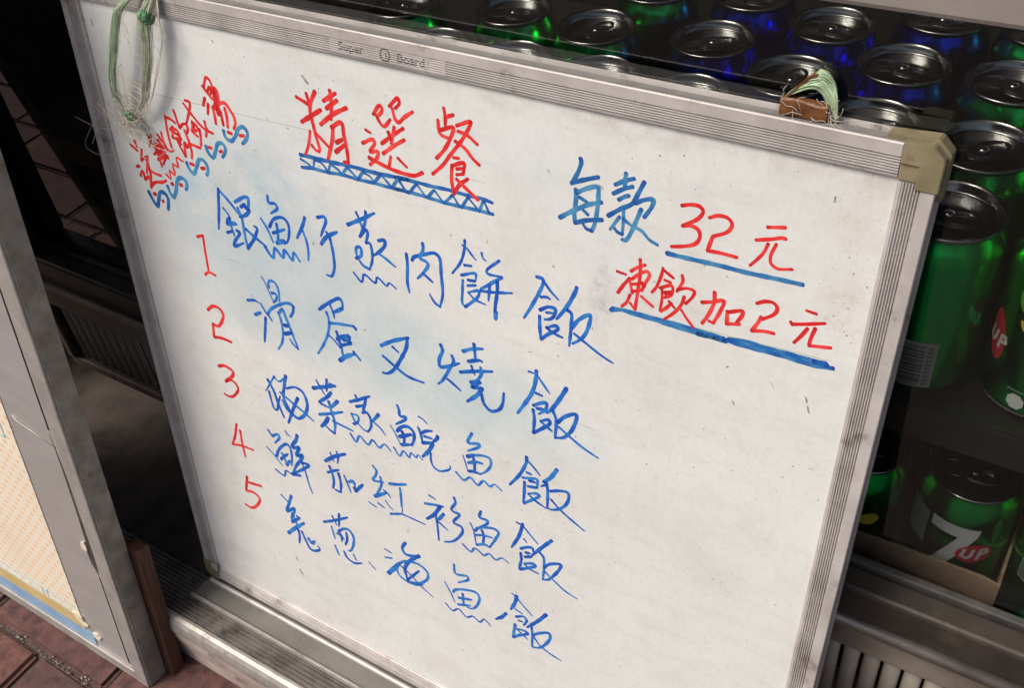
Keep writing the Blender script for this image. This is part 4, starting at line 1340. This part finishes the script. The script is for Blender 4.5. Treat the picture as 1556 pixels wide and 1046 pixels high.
  (2.4,'314.2,458.7 316.7,454.5 328.0,447.9 338.9,445.3 341.8,448.9 339.2,460.4 333.5,468.3 328.8,469.4'),
  (2.4,'324.5,454.9 324.8,467.9'),
  (2.4,'320.0,462.5 333.9,456.9'),
  (2.4,'318.6,471.7 331.8,465.4'),
  (1.6,'305.2,478.0 312.4,483.3 318.3,477.5 320.2,477.5 327.3,482.7 334.0,477.5 341.2,480.4 345.9,474.0 352.6,478.9'),
 ]),
 ('item5','blue',[
  (1.5,'374.5,424.9 378.8,426.8'),
  (3.0,'379.2,425.1 377.2,435.1 373.1,445.0'),
  (2.9,'368.5,452.8 363.9,460.2 358.0,466.4'),
  (1.5,'380.0,428.5 386.6,434.3 394.0,440.2'),
  (1.7,'377.5,441.9 384.2,443.7'),
  (2.3,'378.2,450.9 385.8,446.3 388.5,449.1 385.7,456.9'),
  (1.9,'380.5,454.0 384.9,453.3'),
  (2.7,'377.3,461.1 375.0,478.0'),
  (2.6,'375.0,478.6 381.6,471.8 389.7,464.6 386.5,463.5 379.2,465.5'),
  (1.7,'379.2,466.0 384.0,469.2 389.6,472.3'),
  (2.9,'407.1,430.7 399.1,443.5 388.9,457.4'),
  (2.3,'393.2,454.2 394.0,462.8 393.6,478.6'),
  (2.5,'394.8,463.3 401.5,456.6 410.0,451.7 411.2,455.9 407.0,466.7 400.8,475.4 394.0,478.8'),
  (1.7,'395.2,465.1 401.6,472.4 410.3,476.0 421.6,478.3'),
 ]),
 ('numbers','red',[
  (2.0,'77.1,179.2 84.7,175.8'),
  (2.0,'84.3,176.2 83.3,189.8 82.4,210.1'),
  (2.1,'77.3,214.7 82.3,210.8 90.0,211.7'),
 ]),
 ('numbers','red',[
  (2.5,'71.0,251.4 78.9,245.0 86.2,245.1 89.4,250.3 83.9,261.1 79.9,265.0 73.7,264.6'),
  (2.5,'73.7,264.6 71.7,279.0'),
  (2.5,'71.7,279.0 81.6,276.8 92.4,276.9'),
 ]),
 ('numbers','red',[
  (2.6,'69.3,311.1 76.3,307.8 82.7,308.3 87.1,310.9 85.2,315.9 79.7,320.9 74.4,326.1'),
  (2.1,'74.5,325.9 82.3,321.4 87.2,323.4 89.4,327.8 85.7,334.7 78.8,341.4 73.6,342.5 69.1,341.8'),
 ]),
 ('numbers','red',[
  (2.2,'76.9,373.6 71.2,390.6 65.3,402.8'),
  (2.3,'65.3,402.8 77.6,399.1 92.6,397.7'),
  (2.2,'80.1,379.9 79.3,395.8 79.9,411.7'),
 ]),
 ('numbers','red',[
  (2.6,'76.1,438.4 70.6,458.7'),
  (2.6,'76.9,445.4 93.5,442.1'),
  (2.6,'70.6,458.7 81.2,456.4 87.8,460.6 84.0,470.1 73.3,480.2 65.3,479.4'),
 ]),
]
# ================================================================== WHITEBOARD
LEAN = math.radians(9)
HB = 0.6185                                    # panel top above the board's foot
FW = 0.0185                                    # frame width
WB = 0.600
board = tag(empty('whiteboard', (0, -HB * math.sin(LEAN), ZG - HB * math.cos(LEAN)), (-LEAN, 0, 0)), 'aluminium framed whiteboard with red and blue handwritten menu leaning on the cooler', 'whiteboard')
D = 0.014                                      # frame depth behind the panel face
panel = box('panel', (-0.004, 0.0, FW - 0.004), (WB + 0.004, 0.006, HB + 0.004), 'board_white', board)
# frame profile: p runs from the panel outwards, q is the height towards the viewer (local -y)
def rail_profile():
    pr = [(0.0, -0.004), (0.0, 0.0012), (0.0008, 0.0022), (0.0022, 0.0024)]
    a0, a1, n = 0.0026, 0.0112, 6
    for i in range(n):
        a = a0 + (a1 - a0) * i / n
        p_ = (a1 - a0) / n
        pr += [(a, 0.0019), (a + p_ * 0.22, 0.0031), (a + p_ * 0.60, 0.0031), (a + p_ * 0.82, 0.0019)]
    pr += [(a1, 0.0022), (a1 + 0.0004, 0.0033), (FW - 0.0006, 0.0035), (FW, 0.0029)]
    # outer edge: a lip, a shallow groove and a rear bead
    pr += [(FW, 0.0017), (FW - 0.0050, 0.0015), (FW - 0.0050, -0.0100), (FW - 0.0042, -0.0103), (FW - 0.0042, -0.0116), (FW + 0.0002, -0.0119), (FW + 0.0002, -D), (0.004, -D), (0.004, -0.0065), (0.0, -0.0065)]
    return pr
RP = rail_profile()
def rail_mesh(name, side, lo, hi):
    vs, fs = [], []
    n = len(RP)
    for s in (lo, hi):
        for p, q in RP:
            if side == 'top': vs.append((s, -q, HB + p))
            elif side == 'bottom': vs.append((s, -q, FW - p))
            elif side == 'left': vs.append((-p, -q, s))
            else: vs.append((WB + p, -q, s))
    fs = [(i, (i + 1) % n, n + (i + 1) % n, n + i) for i in range(n)]
    fs += [tuple(range(n - 1, -1, -1)), tuple(range(n, 2 * n))]
    return link(name, mesh(name, vs, fs), 'aluminium', board)
CS = 0.0005
rail_top = rail_mesh('top_rail', 'top', CS, WB - CS)
rail_bot = rail_mesh('bottom_rail', 'bottom', CS, WB - CS)
rail_mesh('side_rail', 'left', FW + CS, HB - CS)
rail_right = rail_mesh('side_rail', 'right', FW + CS, HB - CS)
for side, rl in (('top', rail_top), ('right', rail_right)):
    for nm, ya, yb, top, mt_ in (('groove_shade', -0.0012, 0.0030, 0.0032, 'seal_and_gap_dark'), ('edge_band', 0.0032, 0.0094, 0.0014, 'edge_grey')):  # first strip is dark to stand in for shade inside the edge groove
        if side == 'top': box(nm, (CS, ya, HB + FW - 0.0051), (WB - CS, yb, HB + FW - top), mt_, rl)
        else: box(nm, (WB + FW - 0.0051, ya, FW + CS), (WB + FW - top, yb, HB - CS), mt_, rl)
# moulded plastic corners: chamfered cap with a raised L and a rear band
def corner(cx, cz, sx, sz, lab=None):
    def P(a, b): return (cx + sx * a, cz + sz * b)
    F = FW
    def slab(name, outline, f, bk, mat, parent):
        n = len(outline)
        vs = [(p[0], -f, p[1]) for p in outline] + [(p[0], -bk, p[1]) for p in outline]
        fs = [tuple(range(n)), tuple(range(2 * n - 1, n - 1, -1))] + [(i, (i + 1) % n, n + (i + 1) % n, n + i) for i in range(n)]
        me = mesh(name, vs, fs)
        bm = bmesh.new(); bm.from_mesh(me)
        bmesh.ops.bevel(bm, geom=bm.edges[:], offset=0.0005, segments=2, affect='EDGES')
        bm.to_mesh(me); bm.free()
        return link(name, me, mat, parent)
    ch = 0.0055
    o1 = [P(-.0002, -.0002), P(F, -.0002), P(F, F - ch), P(F - ch, F), P(-.0002, F)]
    cap = slab('corner_cap', o1, 0.0030, -0.0105, 'corner_plastic', board)
    g = 0.0086
    o2 = [P(-.0002, g), P(g, g), P(g, -.0032), P(F + .0012, -.0032), P(F + .0012, F - ch + .0006), P(F - ch + .0006, F + .0012), P(-.0002, F + .0012)]
    slab('raised_edge', o2, 0.0042, -0.0030, 'corner_plastic', cap)
    o3 = [P(-.0100, F - .004), P(-.0100, F + .0006), P(F - ch + .001, F + .0022), P(F + .0022, F - ch + .001), P(F + .0022, -.0100), P(F - .004, -.0100), P(F - .004, F - ch - .004), P(F - ch - .004, F - .004)]
    slab('rear_band', o3, -0.0035, -0.0135, 'corner_plastic', cap)
    return cap
corner(WB, HB, 1, 1)
corner(0, HB, -1, 1)
corner(WB, FW, 1, -1)
corner(0, FW, -1, -1)
# small white cushion at the lower left corner of the panel
box('corner_pad', (-0.006, -0.0062, FW - 0.004), (0.003, -0.0046, FW + 0.005), 'old_aluminium', board, 0.0006)

# pen tray along the bottom (level, so it is turned back by the lean)
tr = link('pen_tray', extrude('pen_tray', [(0.004, -0.0105), (0.004, -0.0080), (-0.0035, -0.0076), (-0.0290, -0.0080), (-0.0297, -0.0040), (-0.0312, -0.0040), (-0.0318, -0.0085), (-0.0305, -0.0105)], 'x', -0.018, WB + 0.012), 'tray_grey', board, (0, 0, 0.0), (LEAN, 0, 0))
link('tray_edge', extrude('tray_edge', [(-0.0293, -0.0042), (-0.0293, -0.0030), (-0.0316, -0.0030), (-0.0322, -0.0050), (-0.0322, -0.0090), (-0.0314, -0.0090)], 'x', -0.0175, WB + 0.0115), 'plate_nose', tr)
link('tray_bead', extrude('tray_bead', [(-0.0040, -0.0074), (-0.0040, -0.0040), (-0.0062, -0.0030), (-0.0082, -0.0040), (-0.0086, -0.0070)], 'x', -0.0120, WB + 0.010), 'aluminium', tr)

# maker's name plate on the top rail, half worn away
npl = box('name_plate', (0.2463, -0.00285, HB + 0.0022), (0.3355, -0.0022, HB + 0.0124), 'aluminium', rail_top)
def text_mesh(body, size, loc, parent, mat, name, sx=1.0):
    cu = bpy.data.curves.new(name, 'FONT')
    cu.body = body
    cu.size = size
    cu.align_x = 'LEFT'
    cu.offset = 0.0001
    tmp = bpy.data.objects.new(name, cu)
    COL.objects.link(tmp)
    dg = bpy.context.evaluated_depsgraph_get()
    me = bpy.data.meshes.new_from_object(tmp.evaluated_get(dg))
    bpy.data.objects.remove(tmp)
    for v in me.vertices: v.co = Vector((v.co.x * sx, 0, v.co.y))
    me.materials.clear()
    return link(name, me, mat, parent, loc)
text_mesh('Super', 0.0076, (0.2535, -0.00302, HB + 0.0048), rail_top, 'print_dark', 'name_text', 1.15)
text_mesh('Board', 0.0076, (0.2995, -0.00302, HB + 0.0048), rail_top, 'print_dark', 'name_text', 1.15)
link('name_emblem', mesh('name_emblem', [(0.2905 + 0.0042 * math.cos(a), -0.00302, HB + 0.0073 + 0.0047 * math.sin(a)) for a in [2 * math.pi * k / 28 for k in range(28)]] + [(0.2905 + 0.0028 * math.cos(a), -0.00302, HB + 0.0073 + 0.0032 * math.sin(a)) for a in [2 * math.pi * k / 28 for k in range(28)]], [(k, (k + 1) % 28, 28 + (k + 1) % 28, 28 + k) for k in range(28)]), 'print_dark', rail_top)
link('name_emblem', mesh('name_emblem', [(0.2905 + a, -0.00302, HB + 0.0073 + b) for a, b in ((-.0014, .002), (.0012, .002), (.0012, -.0022), (.0004, -.0022), (.0004, .0012), (-.0014, .0012))], [tuple(range(6))]), 'print_dark', rail_top)

# ---- handwriting: every character is a strip of ink on the panel
def ink(name, strokes, mat, base, rough=True, fade=0.0):
    vs, fs, ld = [], [], []
    for j, (wd, pts) in enumerate(strokes):
        base_l = random.uniform(0.15, 0.6)
        C_ = catmull([Vector((p[0], p[1], 0)) for p in pts], 1.2)
        L_ = sum((b - a).length for a, b in zip(C_, C_[1:]))
        y = -(base + 0.000003 * j)
        acc = 0.0
        ph = random.uniform(0, 6.28)
        ls, rs = [], []
        n = len(C_)
        for i, p in enumerate(C_):
            d = C_[min(i + 1, n - 1)] - C_[max(i - 1, 0)]
            if d.length < 1e-6: d = Vector((1, 0, 0))
            d.normalize()
            nn = Vector((-d.y, d.x, 0))
            if i: acc += (p - C_[i - 1]).length
            h = wd / 2 * (1 + 0.08 * math.sin(acc * 0.55 + ph) + random.uniform(-0.04, 0.04))
            if fade and L_ > 4: h *= 1 - fade * max(0.0, (acc / L_ - 0.7) / 0.3)
            ls.append(p + nn * h); rs.append(p - nn * h)
        def V(p, l=0.9):
            vs.append((p.x * 0.001, y, HB - p.y * 0.001)); ld.append(l); return len(vs) - 1
        loads = []
        for i in range(n):
            t_ = i / max(1, n - 1) * L_
            loads.append(base_l + 0.45 * math.exp(-t_ / 1.2) + 0.35 * math.exp(-(L_ - t_) / 1.0) + 0.12 * math.sin(t_ * 0.35 + ph))
        li = [V(p, l) for p, l in zip(ls, loads)]; ri = [V(p, l * 0.9) for p, l in zip(rs, loads)]
        for i in range(n - 1): fs.append((li[i], li[i + 1], ri[i + 1], ri[i]))
        for end, sgn in ((0, -1), (n - 1, 1)):
            p = C_[end]
            d = (C_[min(end + 1, n - 1)] - C_[max(end - 1, 0)])
            if d.length < 1e-6: d = Vector((1, 0, 0))
            d.normalize()
            h = (ls[end] - rs[end]).length / 2
            nn = (ls[end] - rs[end]) / (2 * h)
            arc = [V(p + nn * (h * math.cos(a)) + d * (sgn * 0.8 * h * math.sin(a))) for a in [math.pi * k / 6 for k in range(1, 6)]]
            fs.append(tuple([li[end]] + arc + [ri[end]]))
    me = bpy.data.meshes.new(name)
    me.from_pydata(vs, [], fs)
    at = me.attributes.new('load', 'FLOAT', 'POINT')
    at.data.foreach_set('value', ld)
    bm = bmesh.new(); bm.from_mesh(me)
    for f in bm.faces:
        f.normal_update()
        if f.normal.y > 0: f.normal_flip()
    bm.to_mesh(me); bm.free()
    return link(name, me, mat, panel)
def parse(s): return [tuple(float(v) for v in q.split(',')) for q in s.split()]
INKS = dict(red='ink_red', blue='ink_blue', blue2='ink_blue2', teal='ink_teal', green='ink_green')
for gi, (line, col, st) in enumerate(GLYPHS):
    name = 'character'
    base = 0.00006 + 0.00001 * (gi % 5)
    if line == 'waves': name = 'wave_mark' if col == 'teal' else 'dot_mark'
    elif col in ('blue2', 'green') or (line == 'price' and len(st) == 1): name = 'underline'
    if col == 'green': base = 0.00003
    if col == 'blue2': base = 0.00005
    ink(name, [(w_ * {'bonus': 1.38, 'numbers': 1.3}.get(line, 1.16 if col != 'green' else 1.0), parse(s)) for w_, s in st], INKS[col], base, fade=0.35 if col == 'blue' else 0.1)
# old scratches and dried marker specks
ink('scratch', [(0.35, [(57, 62.2), (106, 61.1), (174, 59.5)]), (0.35, [(174, 59.7), (198, 58.7), (216, 58.3)]), (0.3, [(244, 60.6), (254, 60.9)]), (0.3, [(346, 62.2), (360, 62.3)]), (0.4, [(108, 190.4), (127, 190.2)]), (0.4, [(429, 223.7), (444, 224.1)]),
    (0.4, [(586.2, 191.8), (589.5, 192.4)]), (0.4, [(554.6, 139.9), (557.5, 143.6)]), (0.4, [(113, 560), (116, 566)])], 'scratch', 0.00002)
specks = [(2.0, [(216.4, 20), (218, 21.6), (220.3, 24.6)]), (1.2, [(576.2, 142.8), (577, 144.4), (577.4, 146.1)]), (1.0, [(578.2, 148.6), (579.7, 152.8)]), (1.6, [(123.9, 520.6), (125.9, 524.1)]), (2.2, [(126.3, 536.7), (128.9, 541.8)]), (1.4, [(7.9, 15.2), (8.4, 17), (8.8, 19)]), (1.2, [(136, 9.6), (136.6, 11)]), (1.2, [(475.3, 17.3), (475.6, 17.8)])]
ink('smear', specks, 'smear', 0.000025)['kind'] = 'stuff'
specks = []
for i in range(150):
    x_, y_ = random.uniform(8, 592), random.uniform(6, 590)
    a = random.uniform(0, 6.28); l_ = random.choice((0.4, 0.6, 0.9, 1.6, 3.0))
    specks.append((random.uniform(0.25, 0.8), [(x_, y_), (x_ + l_ * math.cos(a), y_ + l_ * math.sin(a))]))
ink('speck', specks, 'smear', 0.000028)['kind'] = 'stuff'

# ================================================================== STRING LOOP at the top left
def wob(pts, amp, step=0.004):
    out = catmull([Vector(p) for p in pts], step)
    return out
bm_w = board.matrix_basis.copy()
def BL(x, v, d):                               # board mm (right, down, proud) to world
    return bm_w @ Vector((x * 0.001, -d * 0.001, HB - v * 0.001))
loop = tag(empty('string_loop', BL(88, -18, 6)), 'frayed green plastic string loop knotted over the top rail of the whiteboard', 'string')
li_inv = Matrix.Translation(-loop.location)
def LB(x, v, d): return li_inv @ BL(x, v, d)
left = [(93, -19.5, -8), (84, -22, -2), (78, -19, 5), (69, -11, 10), (56.6, 0.2, 12), (49.4, 15.9, 13), (40.2, 36.2, 13), (32.4, 57, 12), (30.6, 70.7, 10), (37, 80, 8)]
right = [(93, -20, -8), (93.5, -22, -2), (93.5, -19, 5), (91, -12, 9), (88.7, -6.9, 11), (84.2, 2, 12), (82.4, 13, 12), (78.1, 29.6, 12), (69.9, 47.4, 11), (60.8, 64.8, 9), (45, 79, 8)]
def bundle(path, n, spread, r, endpin=(0, -1)):
    lines = []
    for k in range(n):
        a = random.uniform(0, 6.28); rr = spread * math.sqrt(random.random())
        dx, dd, dv = rr * math.cos(a), rr * math.sin(a) * 0.6, random.uniform(-1, 1) * spread * 0.4
        pts = []
        for i, (x_, v_, d_) in enumerate(path):
            t_ = i / (len(path) - 1)
            e_ = math.sin(math.pi * min(1, max(0, t_))) ** 0.6
            j = random.uniform(-0.7, 0.7)
            pts.append(LB(x_ + (dx + j) * e_, v_ + dv * e_, max(d_ + dd * e_, 5.0 if v_ > -17 else d_)))
        lines.append(catmull(pts, 0.005))
    return lines
tubes('strand', bundle(left, 56, 3.6, 0.3), 0.00026, 5, 'fibre_green', loop)
tubes('strand', bundle(left, 30, 5.0, 0.3), 0.00020, 4, 'fibre_mint', loop)
tubes('strand', bundle(right, 36, 3.6, 0.3), 0.00024, 5, 'fibre_green', loop)
tubes('strand', bundle(right, 30, 7.5, 0.3), 0.00017, 4, 'fibre_pale', loop)
tubes('strand', bundle([(96, -20, 6), (100.4, -6.3, 12), (99.3, 11.5, 12), (90, 27.5, 11), (80, 45, 10), (66, 66, 9), (46, 79, 8)], 3, 2.0, 0.3), 0.00018, 4, 'fibre_pale', loop)
def knot(center, r, n, mat):
    lines = []
    for k in range(n):
        ax = Vector((random.gauss(0, 1), random.gauss(0, 1), random.gauss(0, 1))).normalized()
        u = ax.orthogonal().normalized(); v = ax.cross(u)
        c = LB(*center)
        lines.append([c + u * (r * random.uniform(.7, 1) * math.cos(a)) * 0.7 + v * (r * math.sin(a)) for a in [2 * math.pi * q / 14 for q in range(14)]])
    return tubes('knot', lines, r * 0.17, 6, mat, loop)
knot((87, -2, 12), 0.0056, 22, 'knot_green')
knot((40, 81, 8), 0.0048, 20, 'knot_green')
fr = []
for k in range(60):
    L_ = random.uniform(18, 75)
    p = [40, 82, 8]
    ln = [LB(*p)]
    ang = random.uniform(1.5, 3.9)
    cur = random.choice((-1, 1)) * random.uniform(0.1, 0.6)
    for q in range(14):
        ang += cur + random.uniform(-0.35, 0.35)
        p = [p[0] + math.cos(ang) * L_ / 14, p[1] + math.sin(ang) * L_ / 14 * 0.9, max(4.6, p[2] + random.uniform(-1.0, 1.3))]
        ln.append(LB(*p))
    fr.append(catmull(ln, 0.003))
for k in range(40):                          # loose hairs springing from the two sides of the loop
    path = random.choice((left, right))
    x_, v_, d_ = path[random.randrange(4, len(path) - 1)]
    p = [x_ + random.uniform(-3, 3), v_ + random.uniform(-8, 8), d_]
    ln = [LB(*p)]
    ang = random.uniform(0.6, 2.4)
    for q in range(8):
        ang += random.uniform(-0.4, 0.4)
        p = [p[0] + math.cos(ang) * 2.4, p[1] + math.sin(ang) * 2.6, max(5, p[2] + random.uniform(-.8, .8))]
        ln.append(LB(*p))
    fr.append(catmull(ln, 0.003))
big = [[(38, 82, 8), (17.4, 79.5, 8), (-3, 92, 7), (-22, 110, 7), (-29, 122, 7), (-14, 126, 7), (12, 119, 6)], [(38, 82, 8), (14, 88, 8), (-8, 104, 8), (-18, 117, 8)], [(40, 82, 8), (20, 96, 7), (-6, 100, 8), (-30, 96, 9)]]
for b_ in big: fr.append(catmull([LB(*p) for p in b_], 0.003))
tubes('fray', fr, 0.00019, 4, 'fibre_pale', loop)

# ================================================================== BROWN STRAP near the right corner
stp = tag(empty('tape_strap', BL(553, -FW * 1000 - 1, -6)), 'brown tape wrapped strap with pale green fibres over the top rail', 'strap')
s_inv = Matrix.Translation(-stp.location)
def SB(x, v, d): return s_inv @ BL(x, v, d)
# folded tape: a small tube-like cuff standing on the rail plus a flap bent up behind
sec = [(-3.4, 0.6), (-3.6, -6.6), (-3.0, -7.6), (0, -8.0), (2.8, -7.4), (3.4, -6.4), (3.2, 0.6)]
vs, fs = [], []
nx = 9
for i in range(nx):
    t_ = i / (nx - 1)
    for d_, v_ in sec: vs.append(SB(536 + 24 * t_, -18.6 + v_ * (1 + 0.05 * math.sin(t_ * 5)) + 0.4 * math.sin(t_ * 7 + d_), -7 - d_ + 0.3 * math.sin(t_ * 9)))
n = len(sec)
for i in range(nx - 1):
    for k in range(n): fs.append((i * n + k, i * n + (k + 1) % n, (i + 1) * n + (k + 1) % n, (i + 1) * n + k))
fs += [tuple(range(n - 1, -1, -1)), tuple((nx - 1) * n + k for k in range(n))]
link('cuff', mesh('cuff', vs, fs), 'brown_tape', stp)
fl = [(537, -25.5, -4), (540, -29.5, -4), (545, -35.5, -4), (550, -40.0, -4), (552, -41.0, -4)]
vs, fs = [], []
for x_, v_, d_ in fl:
    for ox, ov_, od in ((0, 0, 0), (0.5, 1.0, 0), (0.5, 1.0, -8), (0, 0, -8)): vs.append(SB(x_ + ox, v_ + ov_, d_ + od))
for i in range(len(fl) - 1):
    for k in range(4): fs.append((i * 4 + k, i * 4 + (k + 1) % 4, i * 4 + 4 + (k + 1) % 4, i * 4 + 4 + k))
fs += [(3, 2, 1, 0), tuple(len(vs) - 4 + k for k in range(4))]
link('flap', mesh('flap', vs, fs), 'brown_tape', stp)
lines = []
for k in range(150):
    t_ = random.random()
    x0_ = 538 + 13.5 * t_; v0_ = -27 - 14 * t_ + random.uniform(-.5, .5)
    s_ = random.uniform(-1.2, 1.2)
    d0 = -8 + random.uniform(-3.5, 3.5)
    pts = [SB(x0_, v0_, d0), SB(552 + 3 * t_ + s_, -33 - 8 * t_ + s_, d0 + .5), SB(558 + 3 * t_ + s_, -27 - 8 * t_ + s_, -8 + s_ * 2), SB(562 + s_ + t_, -21 - 2 * t_, -8 + s_ * 1.5), SB(563 + s_, -17.8, -8 + s_)]
    lines.append(catmull(pts, 0.004))
tubes('fibre', lines, 0.00036, 4, 'fibre_green', stp)
lines = []
for k in range(26):
    p = [random.uniform(533, 566), -20 - random.random() * 5, random.uniform(-8, 0)]
    if k < 14: p = [561, -21, -5]
    ang = random.uniform(0, 6.28); ln = [SB(*p)]
    for q in range(7):
        ang += random.uniform(-.7, .7)
        p = [p[0] + 1.6 * math.cos(ang), min(-17.2, p[1] + 1.4 * math.sin(ang)), p[2] + random.uniform(-.6, .8)]
        ln.append(SB(*p))
    lines.append(catmull(ln, 0.002))
tubes('loose_fibre', lines, 0.00014, 4, 'fibre_pale', stp)

# ================================================================== FRAMED POSTER in front, on the left
sx0 = -0.036
sign = tag(empty('poster_stand', (sx0, -0.211, 0.0), (-LEAN, 0, 0)), 'weathered metal framed poster stand with orange patterned print and brown wooden leg', 'poster stand')
SW, SH, SD = 0.405, 0.86, 0.020
def sbox(name, a, b, mat, bevel=0.0, parent=None): return box(name, a, b, mat, parent or sign, bevel)
sbox('backing_board', (-SW + 0.004, 0.006, 0.004), (-0.004, 0.016, SH - 0.004), 'sign_side')
sbox('silver_sheet', (-SW + 0.012, 0.0035, 0.012), (-0.0195, 0.0058, SH - 0.012), 'sign_silver')
r_ = sbox('side_rail', (-0.019, 0.0, 0.0), (0.0, SD, SH), 'sign_frame', 0.0012)
sbox('rail_lip', (-0.0222, 0.0012, 0.0155), (-0.0192, 0.0040, SH - 0.0155), 'sign_frame', 0.0006, r_)
sbox('side_strip', (0.0002, 0.0025, 0.002), (0.0016, SD + 0.004, SH), 'sign_side', 0.0004, r_)
sbox('side_rail', (-SW, 0.0, 0.0), (-SW + 0.019, SD, SH), 'sign_frame', 0.0012)
sbox('bottom_rail', (-SW + 0.0192, 0.0005, 0.0), (-0.0192, SD - 0.0005, 0.0145), 'sign_frame', 0.0012)
sbox('top_rail', (-SW + 0.0192, 0.0005, SH - 0.0145), (-0.0192, SD - 0.0005, SH), 'sign_frame', 0.0012)
# poster sheet with bands, torn at its lower corner
PX = -0.095
ps = sbox('poster', (-SW + 0.02, 0.0026, 0.0530), (PX, 0.0033, SH - 0.03), 'poster_print')
vs = [(-SW + 0.02, 0.00255, 0.0345), (PX, 0.00255, 0.0345), (PX, 0.00255, 0.0528), (-SW + 0.02, 0.00255, 0.0528)]
def sheet(name, x0_, x1_, z0_, z1_, mat, y_, parent=ps):
    return box(name, (x0_, y_, z0_), (x1_, y_ + 0.0006, z1_), mat, parent)
sheet('gold_band', -SW + 0.02, PX, 0.0345, 0.0528, 'band_gold', 0.0027)
sheet('blue_band', -SW + 0.02, PX + 0.012, 0.0150, 0.0343, 'band_blue', 0.0027)
for z_ in (0.0560, 0.0675):
    sheet('printed_line', -SW + 0.02, PX - 0.062, z_, z_ + 0.0010, 'poster_cyan', 0.0022)
    sheet('printed_line', PX - 0.055, PX - 0.006, z_, z_ + 0.0010, 'poster_cyan', 0.0022)
for x_ in (PX - 0.063, PX - 0.055):
    sheet('printed_line', x_, x_ + 0.0012, 0.0571, 0.0674, 'poster_cyan', 0.0022)
for a in ((-0.16, PX - 0.018, 0.305, 0.3062), (-0.16, PX - 0.018, 0.330, 0.3312), (PX - 0.0178, PX - 0.0166, 0.305, 0.3312)):
    sheet('printed_line', *a, 'poster_cyan', 0.0022)
sheet('printed_block', PX - 0.032, PX - 0.024, 0.311, 0.325, 'poster_cyan', 0.0022)
def rag(name, cx, cz, pts, mat, y_):
    n = len(pts)
    vs = [(cx + a, y_ + random.uniform(-.0012, 0), cz + b) for a, b in pts] + [(cx + a, y_ + 0.0012, cz + b) for a, b in pts]
    return link(name, mesh(name, vs, [tuple(range(n)), tuple(range(2 * n - 1, n - 1, -1))] + [(i, (i + 1) % n, n + (i + 1) % n, n + i) for i in range(n)]), mat, sign)
rag('torn_scrap', PX - 0.002, 0.050, [(-.012, .006), (-.004, .010), (.004, .007), (.006, .001), (.012, -.003), (.006, -.008), (.001, -.004), (-.006, -.002)], 'torn_paper', 0.0016)
rag('torn_scrap', PX + 0.020, 0.036, [(-.006, .002), (.002, .005), (.007, .001), (.003, -.004), (-.004, -.003)], 'torn_paper', 0.0022)
# split along the silver sheet: a dark opening with a curled white edge
gap = [(-0.0300, 0.345), (-0.0292, 0.300), (-0.0300, 0.250), (-0.0318, 0.210), (-0.0335, 0.196), (-0.0365, 0.186), (-0.0350, 0.172), (-0.0290, 0.158), (-0.0275, 0.170), (-0.0262, 0.195), (-0.0258, 0.250), (-0.0265, 0.300)]
n = len(gap)
link('split', mesh('split', [(a, 0.0032, b) for a, b in gap] + [(a, 0.0038, b) for a, b in gap], [tuple(range(n)), tuple(range(2 * n - 1, n - 1, -1))] + [(i, (i + 1) % n, n + (i + 1) % n, n + i) for i in range(n)]), 'seal_and_gap_dark', sign)
rag('torn_scrap', -0.0350, 0.196, [(-.004, .006), (.001, .008), (.003, .002), (.002, -.004), (-.002, -.003), (-.005, .001)], 'torn_paper', 0.0018)
tubes('crease', [[(-0.084, 0.0030, 0.345), (-0.078, 0.0026, 0.340), (-0.060, 0.0029, 0.336), (-0.028, 0.0030, 0.330)]], 0.0009, 6, 'sign_frame', sign)
tubes('crease', [[(-0.0292, 0.0031, 0.84), (-0.0285, 0.0031, 0.35)]], 0.0006, 5, 'seal_and_gap_dark', sign)
tubes('crease', [[(-0.0292, 0.0031, 0.156), (-0.0285, 0.0031, 0.02)]], 0.0005, 5, 'seal_and_gap_dark', sign)
# wooden prop behind the right rail, standing straight on the paving
leg = link('wooden_leg', boxm('wooden_leg', (-0.019, 0.0, 0.0), (0.0, 0.015, 0.197), 0.0015), 'wood_red', sign, (0.0145, SD + 0.0048, -0.003), (0, 0, 0))
